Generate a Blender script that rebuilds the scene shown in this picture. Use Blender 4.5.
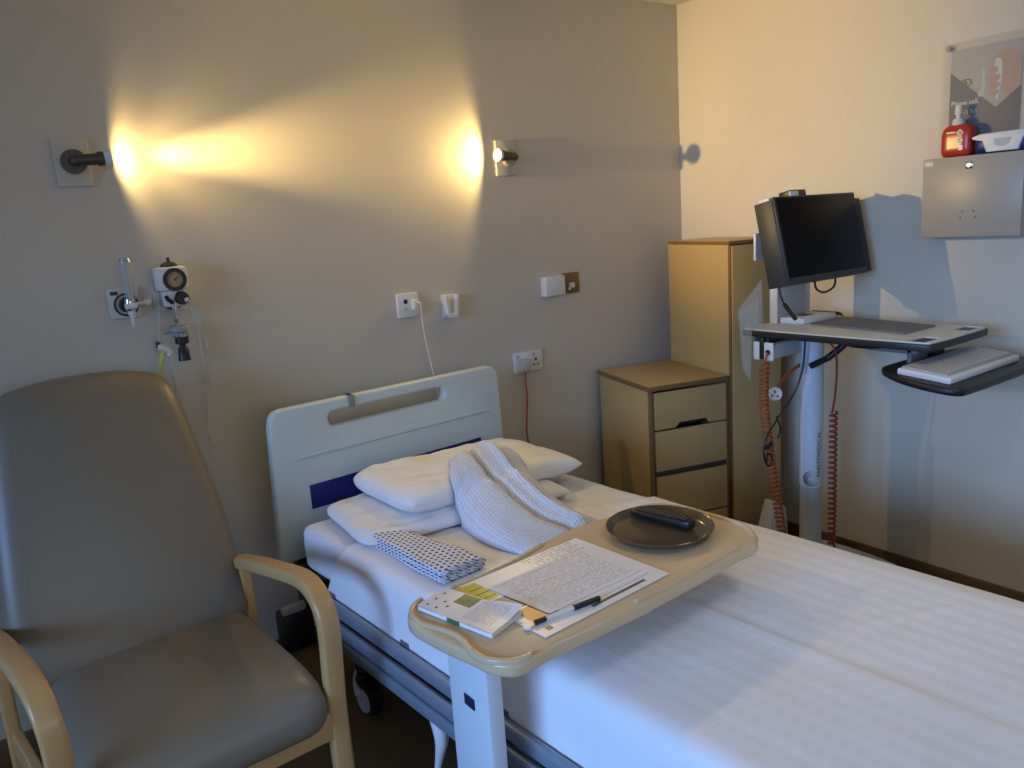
import bpy, bmesh, math, random
from mathutils import Vector, Matrix, noise

for o in list(bpy.data.objects):
    bpy.data.objects.remove(o)
S = bpy.context.scene
C = S.collection
R = math.radians

# ------------------------------------------------------------------ camera
YAW, PITCH, ROLL, FPX = R(35.187), R(11.702), R(-3.9107), 785.27
fw = Vector((math.sin(YAW) * math.cos(PITCH), math.cos(YAW) * math.cos(PITCH), -math.sin(PITCH)))
rt = fw.cross(Vector((0, 0, 1))).normalized()
up = rt.cross(fw)
r2 = rt * math.cos(ROLL) + up * math.sin(ROLL)
u2 = up * math.cos(ROLL) - rt * math.sin(ROLL)
cam_data = bpy.data.cameras.new('camera')
cam = bpy.data.objects.new('camera', cam_data)
C.objects.link(cam)
CAM = Vector((-2.9868, -2.7, 1.53))
cam.matrix_world = Matrix(((r2.x, u2.x, -fw.x, CAM.x), (r2.y, u2.y, -fw.y, CAM.y), (r2.z, u2.z, -fw.z, CAM.z), (0, 0, 0, 1)))
cam_data.sensor_fit = 'HORIZONTAL'
cam_data.sensor_width = 36
cam_data.lens = 36 * FPX / 1024
cam_data.clip_start = 0.02
S.camera = cam

# ------------------------------------------------------------------ light, world, exposure
W = bpy.data.worlds.new('world')
S.world = W
W.use_nodes = True
W.node_tree.nodes['Background'].inputs['Color'].default_value = (0.55, 0.7, 1.0, 1)
W.node_tree.nodes['Background'].inputs['Strength'].default_value = 0.6
S.view_settings.view_transform = 'Standard'
S.view_settings.look = 'None'
S.view_settings.exposure = 0.0
S.view_settings.gamma = 1.0
S.view_settings.use_curve_mapping = False

# blue sky window to the left; pale window behind the camera added as fill
WALL_L, WALL_F, CEIL = -6.2, -4.8, 2.46
WIN_Y0, WIN_Y1, WIN_Z0, WIN_Z1 = -4.20, -1.20, 1.25, 2.38
WF_X0, WF_X1, WF_Z0, WF_Z1 = -4.2, -1.2, 1.00, 2.15


def daylight(name, loc, facing, sx, sy, watts, col, spread):
    ld = bpy.data.lights.new(name, 'AREA')
    ld.shape = 'RECTANGLE'
    ld.size, ld.size_y = sx, sy
    ld.energy = watts
    ld.color = col
    ld.spread = R(spread)
    lo = bpy.data.objects.new(name, ld)
    C.objects.link(lo)
    lo.location = loc
    lo.rotation_euler = (-Vector(facing)).to_track_quat('Z', 'Y').to_euler()


daylight('unseen_window_light', (WALL_L - 0.14, (WIN_Y0 + WIN_Y1) / 2, (WIN_Z0 + WIN_Z1) / 2), (1, 0.1, -0.36), WIN_Y1 - WIN_Y0, WIN_Z1 - WIN_Z0, 47, (0.25, 0.49, 1.0), 72)
daylight('unseen_window_light', ((WF_X0 + WF_X1) / 2, WALL_F - 0.14, (WF_Z0 + WF_Z1) / 2), (0, 1, -0.45), WF_X1 - WF_X0, WF_Z1 - WF_Z0, 5, (1.0, 0.95, 0.86), 100)  # soft fill shining in through the added rear window
FILL_W = 2.6  # watts of the fill panel added above the bed
LAMP_COL = (1.0, 0.69, 0.26)

# ------------------------------------------------------------------ materials
MATS = {}


def newmat(name):
    m = bpy.data.materials.new(name)
    m.use_nodes = True
    MATS[name] = m
    nt = m.node_tree
    return m, nt, nt.nodes['Principled BSDF']


def mth(nt, op, a, b=None, c=None):
    n = nt.nodes.new('ShaderNodeMath')
    n.operation = op
    for i, v in enumerate((a, b, c)):
        if v is None:
            continue
        if isinstance(v, (int, float)):
            n.inputs[i].default_value = v
        else:
            nt.links.new(v, n.inputs[i])
    return n.outputs[0]


def mixc(nt, fac, a, b):
    n = nt.nodes.new('ShaderNodeMix')
    n.data_type = 'RGBA'
    for s, v in ((n.inputs['Factor'], fac), (n.inputs['A'], a), (n.inputs['B'], b)):
        if isinstance(v, (int, float)):
            s.default_value = v
        elif isinstance(v, tuple):
            s.default_value = v + (1,) if len(v) == 3 else v
        else:
            nt.links.new(v, s)
    return n.outputs['Result']


def nz(nt, scale, detail=3, vec=None, rough=0.5):
    n = nt.nodes.new('ShaderNodeTexNoise')
    n.inputs['Scale'].default_value = scale
    n.inputs['Detail'].default_value = detail
    n.inputs['Roughness'].default_value = rough
    if vec is None:
        vec = nt.nodes.new('ShaderNodeTexCoord').outputs['Object']
    nt.links.new(vec, n.inputs['Vector'])
    return n.outputs['Fac']


def bump(nt, bs, h, strength, dist):
    b = nt.nodes.new('ShaderNodeBump')
    b.inputs['Strength'].default_value = strength
    b.inputs['Distance'].default_value = dist
    nt.links.new(h, b.inputs['Height'])
    nt.links.new(b.outputs['Normal'], bs.inputs['Normal'])


def uv(nt):
    n = nt.nodes.new('ShaderNodeUVMap')
    s = nt.nodes.new('ShaderNodeSeparateXYZ')
    nt.links.new(n.outputs['UV'], s.inputs[0])
    return s.outputs[0], s.outputs[1], n.outputs['UV']


def plain(name, col, rough=0.5, metal=0.0, var=0.06, vscale=9, bscale=0, bstr=0.2, bdist=0.001, spec=0.5):
    m, nt, bs = newmat(name)
    f = nz(nt, vscale)
    c = mixc(nt, f, tuple(x * (1 - var) for x in col), tuple(min(1, x * (1 + var)) for x in col))
    nt.links.new(c, bs.inputs['Base Color'])
    bs.inputs['Roughness'].default_value = rough
    bs.inputs['Metallic'].default_value = metal
    bs.inputs['Specular IOR Level'].default_value = spec
    if bscale:
        bump(nt, bs, nz(nt, bscale, 4), bstr, bdist)
    return m


def woodmat(name, ca, cb, axis='Y', rough=0.4, scale=1.0):
    m, nt, bs = newmat(name)
    tc = nt.nodes.new('ShaderNodeTexCoord')
    mp = nt.nodes.new('ShaderNodeMapping')
    sc = {'X': (3, 40, 40), 'Y': (40, 3, 40), 'Z': (40, 40, 3)}[axis]
    mp.inputs['Scale'].default_value = tuple(x * scale for x in sc)
    nt.links.new(tc.outputs['Object'], mp.inputs['Vector'])
    f = nz(nt, 1.0, 5, mp.outputs[0], 0.6)
    g = nz(nt, 2.2, 2)
    f2 = mth(nt, 'MULTIPLY_ADD', g, 0.4, mth(nt, 'MULTIPLY', f, 0.7))
    nt.links.new(mixc(nt, f2, ca, cb), bs.inputs['Base Color'])
    bs.inputs['Roughness'].default_value = rough
    bump(nt, bs, f, 0.06, 0.001)
    return m


plain('wall_paint', (0.62, 0.57, 0.465), 0.62, var=0.03, vscale=2.5, bscale=90, bstr=0.10, bdist=0.002)
plain('ceiling_paint', (0.75, 0.73, 0.68), 0.8, bscale=60)
woodmat('floor_vinyl', (0.10, 0.055, 0.022), (0.17, 0.10, 0.045), 'Y', 0.45, 0.5)
woodmat('skirting_wood', (0.12, 0.07, 0.03), (0.18, 0.11, 0.05), 'Y', 0.5)
woodmat('beech', (0.54, 0.30, 0.105), (0.66, 0.41, 0.17), 'Y', 0.32)
woodmat('oak_laminate', (0.44, 0.29, 0.105), (0.52, 0.355, 0.14), 'Z', 0.38)
woodmat('oak_edge', (0.17, 0.085, 0.03), (0.23, 0.12, 0.045), 'X', 0.45)
plain('vinyl', (0.205, 0.172, 0.122), 0.42, bscale=260, bstr=0.12, var=0.05, spec=0.7)
plain('tan_plastic', (0.64, 0.48, 0.29), 0.21, var=0.03, bscale=400, bstr=0.04)
plain('white_plastic', (0.74, 0.74, 0.72), 0.35, var=0.02)
plain('cream_plastic', (0.66, 0.64, 0.57), 0.4, var=0.02)
plain('grey_plastic', (0.33, 0.33, 0.33), 0.45)
plain('light_grey', (0.50, 0.51, 0.52), 0.45)
plain('dark_grey', (0.038, 0.039, 0.04), 0.45)
plain('mid_grey', (0.17, 0.18, 0.185), 0.6)
plain('black_plastic', (0.012, 0.012, 0.012), 0.4)
plain('screen_glass', (0.004, 0.004, 0.005), 0.35, spec=0.12)
plain('bed_plastic', (0.62, 0.70, 0.69), 0.38, var=0.02)
plain('bed_blue', (0.012, 0.014, 0.16), 0.4)
plain('bed_rail', (0.25, 0.30, 0.36), 0.35, metal=0.3)
plain('bed_frame', (0.12, 0.14, 0.16), 0.5)
plain('post_white', (0.62, 0.68, 0.72), 0.35, var=0.02)
plain('navy', (0.012, 0.015, 0.06), 0.4)
plain('chrome', (0.6, 0.6, 0.6), 0.15, metal=1.0)
plain('bronze', (0.085, 0.072, 0.055), 0.36, metal=0.4)
plain('brass', (0.22, 0.16, 0.08), 0.4, metal=0.6)
plain('orange_cord', (0.36, 0.085, 0.025), 0.4)
plain('red_cord', (0.24, 0.03, 0.02), 0.4)
plain('red_plastic', (0.48, 0.035, 0.015), 0.25, var=0.05)
plain('blue_plastic', (0.02, 0.035, 0.17), 0.35)
plain('cabinet_metal', (0.42, 0.37, 0.29), 0.35, var=0.02)
plain('tray_brown', (0.10, 0.07, 0.04), 0.16, var=0.08)
plain('paper', (0.80, 0.80, 0.80), 0.6, var=0.01)
plain('gauge_gold', (0.45, 0.30, 0.13), 0.35)
plain('yellow_tube', (0.62, 0.62, 0.16), 0.3)
plain('skin_print', (0.50, 0.30, 0.22), 0.5)
plain('poster_top', (0.42, 0.40, 0.37), 0.5, var=0.02)
plain('poster_slate', (0.075, 0.085, 0.125), 0.5, var=0.02)
plain('poster_brown', (0.10, 0.085, 0.08), 0.5, var=0.02)
plain('green_print', (0.03, 0.16, 0.06), 0.5)


def emit(name, col, st):
    m, nt, bs = newmat(name)
    bs.inputs['Base Color'].default_value = (0.8, 0.7, 0.5, 1)
    bs.inputs['Emission Color'].default_value = col + (1,)
    bs.inputs['Emission Strength'].default_value = st
    nz(nt, 5)


emit('lamp_glow', (1.0, 0.80, 0.50), 14)
emit('fill_panel_glow', (0.9, 0.95, 1.0), 1.0)  # faint glow on the face of the added fill panel


def clear(name, col, alpha_mix, rough=0.08):
    # thin clear plastic: mostly straight through, a little gloss
    m, nt, bs = newmat(name)
    t = nt.nodes.new('ShaderNodeBsdfTransparent')
    t.inputs[0].default_value = col + (1,)
    mx = nt.nodes.new('ShaderNodeMixShader')
    mx.inputs[0].default_value = alpha_mix
    bs.inputs['Base Color'].default_value = col + (1,)
    bs.inputs['Roughness'].default_value = rough
    nt.links.new(t.outputs[0], mx.inputs[1])
    nt.links.new(bs.outputs[0], mx.inputs[2])
    nt.links.new(mx.outputs[0], nt.nodes['Material Output'].inputs['Surface'])


clear('clear_plastic', (0.9, 0.92, 0.92), 0.12)
clear('clear_tube', (0.85, 0.88, 0.86), 0.25, 0.15)
clear('acrylic', (0.95, 0.95, 0.94), 0.06, 0.4)


def linen(name, col, wr=0.35):
    m, nt, bs = newmat(name)
    f = nz(nt, 4, 4)
    nt.links.new(mixc(nt, f, tuple(x * .96 for x in col), col), bs.inputs['Base Color'])
    bs.inputs['Roughness'].default_value = 0.85
    bs.inputs['Specular IOR Level'].default_value = 0.2
    tc = nt.nodes.new('ShaderNodeTexCoord')
    mp = nt.nodes.new('ShaderNodeMapping')
    mp.inputs['Scale'].default_value = (7, 16, 9)
    mp.inputs['Rotation'].default_value = (0, 0, 0.5)
    nt.links.new(tc.outputs['Object'], mp.inputs[0])
    h = nz(nt, 1.3, 3, mp.outputs[0])
    bump(nt, bs, h, wr, 0.012)
    return nt, bs


linen('linen', (0.78, 0.79, 0.81))
linen('pillow_linen', (0.84, 0.84, 0.84), 0.45)

# striped satin sheet: UV x runs across the bed, in metres
nt, bs = linen('striped_sheet', (0.72, 0.72, 0.76), 0.22)
ux, vy, uvv = uv(nt)
st = mth(nt, 'GREATER_THAN', mth(nt, 'FRACT', mth(nt, 'MULTIPLY', ux, 21)), 0.5)
zone = mth(nt, 'MULTIPLY', mth(nt, 'GREATER_THAN', ux, -0.40), st)
nt.links.new(mixc(nt, zone, (0.83, 0.83, 0.85), (0.795, 0.79, 0.805)), bs.inputs['Base Color'])

# waffle weave cotton
nt, bs = linen('waffle', (0.74, 0.77, 0.84))
ux, vy, uvv = uv(nt)
wa = mth(nt, 'MULTIPLY', mth(nt, 'ABSOLUTE', mth(nt, 'SINE', mth(nt, 'MULTIPLY', ux, 340))), mth(nt, 'ABSOLUTE', mth(nt, 'SINE', mth(nt, 'MULTIPLY', vy, 340))))
bump(nt, bs, wa, 0.9, 0.003)
nt.links.new(mixc(nt, wa, (0.62, 0.66, 0.77), (0.86, 0.87, 0.91)), bs.inputs['Base Color'])

# white gown cotton with small navy lozenges
nt, bs = linen('lozenge_cotton', (0.78, 0.79, 0.82), 0.3)
ux, vy, uvv = uv(nt)
a = mth(nt, 'MULTIPLY', ux, 70)
row = mth(nt, 'FLOOR', a)
b = mth(nt, 'ADD', mth(nt, 'MULTIPLY', vy, 52), mth(nt, 'MULTIPLY', row, 0.5))
da = mth(nt, 'ABSOLUTE', mth(nt, 'SUBTRACT', mth(nt, 'FRACT', a), 0.5))
db = mth(nt, 'ABSOLUTE', mth(nt, 'SUBTRACT', mth(nt, 'FRACT', b), 0.5))
loz = mth(nt, 'LESS_THAN', mth(nt, 'ADD', da, db), 0.35)
nt.links.new(mixc(nt, loz, (0.78, 0.79, 0.83), (0.04, 0.06, 0.20)), bs.inputs['Base Color'])


def box01(nt, ux, vy, x0, x1, y0, y1):
    a = mth(nt, 'MULTIPLY', mth(nt, 'GREATER_THAN', ux, x0), mth(nt, 'LESS_THAN', ux, x1))
    b = mth(nt, 'MULTIPLY', mth(nt, 'GREATER_THAN', vy, y0), mth(nt, 'LESS_THAN', vy, y1))
    return mth(nt, 'MULTIPLY', a, b)


def print_lines(nt, ux, vy, uvv, rows, words):
    # rows of illegible small print
    r_ = mth(nt, 'LESS_THAN', mth(nt, 'FRACT', mth(nt, 'MULTIPLY', vy, rows)), 0.42)
    mp = nt.nodes.new('ShaderNodeMapping')
    mp.inputs['Scale'].default_value = (words, rows, 1)
    nt.links.new(uvv, mp.inputs[0])
    w_ = mth(nt, 'GREATER_THAN', nz(nt, 1.0, 2, mp.outputs[0]), 0.47)
    return mth(nt, 'MULTIPLY', r_, w_)


def printed(name, rows, words, boxes, area=(0.06, 0.94, 0.06, 0.94), ink=(0.25, 0.25, 0.27), base=(0.80, 0.80, 0.82), rough=0.55, strength=0.75):
    m, nt, bs = newmat(name)
    ux, vy, uvv = uv(nt)
    c = mixc(nt, mth(nt, 'MULTIPLY', mth(nt, 'MULTIPLY', print_lines(nt, ux, vy, uvv, rows, words), box01(nt, ux, vy, *area)), strength), base, ink)
    for (bx, col) in boxes:
        c = mixc(nt, box01(nt, ux, vy, *bx), c, col)
    nt.links.new(c, bs.inputs['Base Color'])
    bs.inputs['Roughness'].default_value = rough


printed('form_print', 26, 26, [((0.04, 0.96, 0.945, 0.95), (0.1, 0.1, 0.1)), ((0.05, 0.5, 0.64, 0.645), (.2, .2, .2)), ((0.04, 0.96, 0.40, 0.405), (.3, .3, .3))], base=(.76, .76, .79), strength=.55)
printed('placemat_print', 26, 40, [((0.0, 0.035, 0.55, 1.0), (0.55, 0.56, 0.04)), ((0.035, 0.13, 0.66, 0.97), (0.50, 0.52, 0.03)), ((0.035, 0.13, 0.70, 0.715), (0.05, 0.06, 0.02)), ((0.035, 0.13, 0.78, 0.795), (0.05, 0.06, 0.02)), ((0.035, 0.13, 0.86, 0.875), (0.05, 0.06, 0.02)),
                                   ((0.035, 0.17, 0.42, 0.64), (0.02, 0.10, 0.30)), ((0.06, 0.30, 0.16, 0.40), (0.50, 0.17, 0.04)), ((0.44, 0.68, 0.155, 0.215), (0.015, 0.025, 0.08)), ((0.37, 0.43, 0.155, 0.215), (0.03, 0.2, 0.3)),
                                   ((0.70, 0.95, 0.20, 0.23), (0.3, 0.3, 0.3)), ((0.93, 0.955, 0.2, 0.62), (0.3, 0.3, 0.3)), ((0.86, 0.92, 0.50, 0.56), (0.03, 0.03, 0.03)), ((0.88, 0.93, 0.30, 0.36), (0.03, 0.03, 0.03)),
                                   ((0.40, 0.84, 0.055, 0.085), (0.10, 0.10, 0.12)), ((0.06, 0.10, 0.05, 0.10), (0.05, 0.05, 0.06)), ((0.50, 0.92, 0.115, 0.122), (0.3, 0.3, 0.32))], area=(0.5, 0.93, 0.8, 0.98), rough=0.35)
printed('leaflet_print', 30, 40, [((0.55, 0.98, 0.50, 0.72), (0.03, 0.16, 0.05)), ((0.12, 0.2, 0.90, 0.925), (.02, .02, .08)), ((0.42, 0.5, 0.90, 0.925), (.02, .02, .08)), ((0.72, 0.8, 0.90, 0.925), (.02, .02, .08)), ((0.12, 0.2, 0.78, 0.805), (.02, .02, .08)), ((0.42, 0.5, 0.78, 0.805), (.02, .02, .08)), ((0.3, 0.38, 0.70, 0.725), (.02, .02, .08))], area=(0.15, 0.9, 0.08, 0.46), rough=0.35)

# keyboard keys and remote buttons
m, nt, bs = newmat('keys')
ux, vy, uvv = uv(nt)
ka = mth(nt, 'ABSOLUTE', mth(nt, 'SUBTRACT', mth(nt, 'FRACT', mth(nt, 'MULTIPLY', ux, 22)), 0.5))
kb = mth(nt, 'ABSOLUTE', mth(nt, 'SUBTRACT', mth(nt, 'FRACT', mth(nt, 'MULTIPLY', vy, 6)), 0.5))
key = mth(nt, 'LESS_THAN', mth(nt, 'MAXIMUM', ka, kb), 0.40)
dot = mth(nt, 'LESS_THAN', mth(nt, 'MAXIMUM', ka, kb), 0.12)
nt.links.new(mixc(nt, dot, mixc(nt, key, (0.40, 0.40, 0.39), (0.68, 0.68, 0.66)), (0.25, 0.25, 0.25)), bs.inputs['Base Color'])
bump(nt, bs, key, 0.8, 0.002)
m, nt, bs = newmat('remote_keys')
ux, vy, uvv = uv(nt)
ka = mth(nt, 'ABSOLUTE', mth(nt, 'SUBTRACT', mth(nt, 'FRACT', mth(nt, 'MULTIPLY', ux, 4)), 0.5))
kb = mth(nt, 'ABSOLUTE', mth(nt, 'SUBTRACT', mth(nt, 'FRACT', mth(nt, 'MULTIPLY', vy, 13)), 0.5))
key = mth(nt, 'LESS_THAN', mth(nt, 'MAXIMUM', ka, kb), 0.36)
dot = mth(nt, 'LESS_THAN', mth(nt, 'MAXIMUM', ka, kb), 0.20)
nt.links.new(mixc(nt, dot, mixc(nt, key, (0.006, 0.006, 0.006), (0.014, 0.014, 0.015)), (0.20, 0.20, 0.21)), bs.inputs['Base Color'])
bump(nt, bs, key, 1.0, 0.003)
bs.inputs['Roughness'].default_value = 0.6
bs.inputs['Specular IOR Level'].default_value = 0.2


# ------------------------------------------------------------------ mesh helpers
def T(x, y, z):
    return Matrix.Translation((x, y, z))


def rotz(a):
    return Matrix.Rotation(a, 4, 'Z')


def frame(origin, xdir, ydir):
    # matrix whose local x,y run along xdir,ydir (z = x cross y)
    x = Vector(xdir).normalized()
    y = Vector(ydir)
    z = x.cross(y).normalized()
    y = z.cross(x)
    o = Vector(origin)
    return Matrix(((x.x, y.x, z.x, o.x), (x.y, y.y, z.y, o.y), (x.z, y.z, z.z, o.z), (0, 0, 0, 1)))


def merge(dst, src, mx=None):
    if mx is not None:
        src.transform(mx)
    me = bpy.data.meshes.new('t')
    src.to_mesh(me)
    src.free()
    dst.from_mesh(me)
    bpy.data.meshes.remove(me)
    return dst


def B():
    return bmesh.new()


def box(bm, c, s, bev=0.0, mx=None, seg=2):
    t = B()
    bmesh.ops.create_cube(t, size=1)
    for v in t.verts:
        v.co = Vector((v.co.x * s[0], v.co.y * s[1], v.co.z * s[2]))
    if bev > 0:
        bmesh.ops.bevel(t, geom=list(t.edges), offset=min(bev, min(s) * 0.49), segments=seg, profile=0.5, affect='EDGES')
    t.transform(T(*c))
    return merge(bm, t, mx)


def b2(bm, x0, x1, y0, y1, z0, z1, bev=0.0, mx=None):
    return box(bm, ((x0 + x1) / 2, (y0 + y1) / 2, (z0 + z1) / 2), (abs(x1 - x0), abs(y1 - y0), abs(z1 - z0)), bev, mx)


def cyl(bm, p0, p1, r0, r1=None, seg=24, bev=0.0):
    p0, p1 = Vector(p0), Vector(p1)
    r1 = r0 if r1 is None else r1
    t = B()
    d = p1 - p0
    bmesh.ops.create_cone(t, cap_ends=True, segments=seg, radius1=r0, radius2=r1, depth=d.length)
    if bev:
        es = [e for e in t.edges if len(e.link_faces) == 2 and any(len(f.verts) > 4 for f in e.link_faces)]
        bmesh.ops.bevel(t, geom=es, offset=bev, segments=2, affect='EDGES')
    q = d.to_track_quat('Z', 'Y').to_matrix().to_4x4()
    return merge(bm, t, T(*((p0 + p1) / 2)) @ q)


def lathe(bm, prof, mx, seg=32):
    # prof: list of (radius, height), turned about local z
    t = B()
    rings = []
    for r_, h in prof:
        if r_ < 1e-6:
            rings.append([t.verts.new((0, 0, h))])
        else:
            rings.append([t.verts.new((r_ * math.cos(2 * math.pi * i / seg), r_ * math.sin(2 * math.pi * i / seg), h)) for i in range(seg)])
    for a, b in zip(rings, rings[1:]):
        for i in range(seg):
            j = (i + 1) % seg
            vs = [a[i % len(a)], a[j % len(a)], b[j % len(b)], b[i % len(b)]]
            u = []
            for v in vs:
                if v not in u:
                    u.append(v)
            if len(u) > 2:
                t.faces.new(u)
    bmesh.ops.recalc_face_normals(t, faces=t.faces)
    return merge(bm, t, mx)


def smooth_path(pts, n=6):
    P = [Vector(p) for p in pts]
    out = []
    for i in range(len(P) - 1):
        p0, p1, p2, p3 = P[max(i - 1, 0)], P[i], P[i + 1], P[min(i + 2, len(P) - 1)]
        for k in range(n):
            t = k / n
            out.append(0.5 * ((2 * p1) + (p2 - p0) * t + (2 * p0 - 5 * p1 + 4 * p2 - p3) * t * t + (3 * p1 - p0 - 3 * p2 + p3) * t ** 3))
    out.append(P[-1])
    return out


def tube(bm, pts, r, seg=8, n=6, section=None, upv=None, closed_ends=True):
    # sweep a circle (or a section polygon of (side, up) points) along a smoothed path
    P = smooth_path(pts, n) if n > 1 else [Vector(p) for p in pts]
    t = B()
    rings = []
    N = None
    for i, p in enumerate(P):
        d = (P[min(i + 1, len(P) - 1)] - P[max(i - 1, 0)]).normalized()
        if upv is not None:
            side = Vector(upv)
            side = (side - d * side.dot(d)).normalized()
        else:
            if N is None:
                N = d.orthogonal().normalized()
            side = (N - d * N.dot(d)).normalized()
            N = side
        o = d.cross(side)
        if section:
            ring = [t.verts.new(p + side * a + o * b) for a, b in section]
        else:
            rr = r(i / (len(P) - 1)) if callable(r) else r
            ring = [t.verts.new(p + (side * math.cos(2 * math.pi * k / seg) + o * math.sin(2 * math.pi * k / seg)) * rr) for k in range(seg)]
        rings.append(ring)
    m = len(rings[0])
    for a, b in zip(rings, rings[1:]):
        for k in range(m):
            t.faces.new((a[k], a[(k + 1) % m], b[(k + 1) % m], b[k]))
    if closed_ends:
        t.faces.new(rings[0][::-1])
        t.faces.new(rings[-1])
    bmesh.ops.recalc_face_normals(t, faces=t.faces)
    return merge(bm, t)


def rsection(w, h, r, n=4):
    # rounded rectangle section
    out = []
    for cx, cy, a0 in ((w / 2 - r, h / 2 - r, 0), (-w / 2 + r, h / 2 - r, 90), (-w / 2 + r, -h / 2 + r, 180), (w / 2 - r, -h / 2 + r, 270)):
        for k in range(n + 1):
            a = R(a0 + 90 * k / n)
            out.append((cx + r * math.cos(a), cy + r * math.sin(a)))
    return out


def rrect(x0, x1, y0, y1, r, n=6):
    return [((x0 + x1) / 2 + a, (y0 + y1) / 2 + b) for a, b in rsection(x1 - x0, y1 - y0, r, n)]


def eval_mesh(curve, mx):
    ob = bpy.data.objects.new('tmp_curve', curve)
    C.objects.link(ob)
    dg = bpy.context.evaluated_depsgraph_get()
    me = bpy.data.meshes.new_from_object(ob.evaluated_get(dg))
    t = B()
    t.from_mesh(me)
    bpy.data.objects.remove(ob)
    bpy.data.curves.remove(curve)
    bpy.data.meshes.remove(me)
    bmesh.ops.remove_doubles(t, verts=t.verts, dist=1e-6)
    t.transform(mx)
    return t


def slab(bm, outlines, z0, z1, bev=0.0, mx=Matrix.Identity(4), res=2):
    # flat shape with holes: first outline is the outer edge, in local xy, thick z0..z1
    cu = bpy.data.curves.new('s', 'CURVE')
    cu.dimensions = '2D'
    cu.fill_mode = 'BOTH'
    cu.extrude = (z1 - z0) / 2 - bev
    cu.bevel_depth = bev
    cu.bevel_resolution = res
    cu.offset = -bev
    for ol in outlines:
        sp = cu.splines.new('POLY')
        sp.points.add(len(ol) - 1)
        for p, q in zip(sp.points, ol):
            p.co = (q[0], q[1], 0, 1)
        sp.use_cyclic_u = True
    return merge(bm, eval_mesh(cu, mx @ T(0, 0, (z0 + z1) / 2)))


def text(bm, body, size, mx, depth=0.0006, align='CENTER', space=1.0):
    cu = bpy.data.curves.new('txt', 'FONT')
    cu.body = body
    cu.size = size
    cu.extrude = depth
    cu.align_x = align
    cu.align_y = 'CENTER'
    cu.space_character = space
    cu.resolution_u = 2
    return merge(bm, eval_mesh(cu, mx))


def grid(bm, f, nu, nv, closed_u=False, uvf=None):
    # f(a, b) for a, b in 0..1
    t = B()
    uvl = t.loops.layers.uv.new('UVMap')
    V = [[t.verts.new(f(i / nu, j / nv)) for j in range(nv + 1)] for i in range(nu + (0 if closed_u else 1))]
    n = len(V)
    for i in range(nu):
        for j in range(nv):
            i2 = (i + 1) % n if closed_u else i + 1
            fc = t.faces.new((V[i][j], V[i2][j], V[i2][j + 1], V[i][j + 1]))
            for l, (a, b) in zip(fc.loops, ((i / nu, j / nv), ((i + 1) / nu, j / nv), ((i + 1) / nu, (j + 1) / nv), (i / nu, (j + 1) / nv))):
                l[uvl].uv = uvf(a, b) if uvf else (a, b)
    return merge(bm, t)


def quad_sheet(bm, pts, z, th):
    # a flat sheet with UVs on its top: pts = origin corner, x corner, far corner, y corner
    t = B()
    uvl = t.loops.layers.uv.new('UVMap')
    top = [t.verts.new((p[0], p[1], z + th)) for p in pts]
    bot = [t.verts.new((p[0], p[1], z)) for p in pts]
    f = t.faces.new(top)
    for l, q in zip(f.loops, ((0, 0), (1, 0), (1, 1), (0, 1))):
        l[uvl].uv = q
    t.faces.new(bot[::-1])
    for i in range(4):
        j = (i + 1) % 4
        fc = t.faces.new((top[i], bot[i], bot[j], top[j]))
        for l in fc.loops:
            l[uvl].uv = (0.99, 0.01)
    bmesh.ops.recalc_face_normals(t, faces=t.faces)
    return merge(bm, t)


def puff(bm, s, r, n=14, deform=None, mx=None):
    # rounded cushion: half sizes s, edge radius r
    t = B()
    bmesh.ops.create_cube(t, size=2)
    bmesh.ops.subdivide_edges(t, edges=list(t.edges), cuts=n, use_grid_fill=True)
    s = Vector(s)
    for v in t.verts:
        p = Vector((math.sin(c * math.pi / 2) for c in v.co))
        p = Vector((p[i] * s[i] for i in range(3)))
        rr = [min(r, s[i]) for i in range(3)]
        q = Vector((max(-(s[i] - rr[i]), min(s[i] - rr[i], p[i])) for i in range(3)))
        d = Vector(((p[i] - q[i]) / rr[i] for i in range(3)))
        if d.length > 1e-9:
            d.normalize()
        v.co = q + Vector((d[i] * rr[i] for i in range(3)))
        if deform:
            v.co = Vector(deform(*v.co))
    return merge(bm, t, mx)


# smooth the closed outline
def chaikin(p, it=2):
    for _ in range(it):
        q = []
        for i in range(len(p)):
            a, b = p[i], p[(i + 1) % len(p)]
            q += [(a[0] * .75 + b[0] * .25, a[1] * .75 + b[1] * .25), (a[0] * .25 + b[0] * .75, a[1] * .25 + b[1] * .75)]
        p = q
    return p


# ------------------------------------------------------------------ object helpers
ROOT = {}


def finish(me, sharp=38):
    me.shade_smooth()
    me.set_sharp_from_angle(angle=R(sharp))


def thing(name, label, cat, loc, group=None):
    o = bpy.data.objects.new(name, None)
    C.objects.link(o)
    o.empty_display_size = 0.05
    o.location = loc
    ROOT[o] = Vector(loc)
    o['label'] = label
    o['category'] = cat
    if group:
        o['group'] = group
    return o


def part(name, bm, mat, parent, label=None, sharp=38):
    off = ROOT[parent]
    bm.transform(T(*(-off)))
    me = bpy.data.meshes.new(name)
    bm.to_mesh(me)
    bm.free()
    finish(me, sharp)
    o = bpy.data.objects.new(name, me)
    C.objects.link(o)
    o.parent = parent
    me.materials.append(MATS[mat])
    ROOT[o] = off
    if label:
        o['label'] = label
    return o


def solo(name, bm, mat, label, cat, loc, group=None, sharp=38):
    bm.transform(T(*[-c for c in loc]))
    me = bpy.data.meshes.new(name)
    bm.to_mesh(me)
    bm.free()
    finish(me, sharp)
    o = bpy.data.objects.new(name, me)
    C.objects.link(o)
    o.location = loc
    ROOT[o] = Vector(loc)
    me.materials.append(MATS[mat])
    o['label'] = label
    o['category'] = cat
    if group:
        o['group'] = group
    return o


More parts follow.
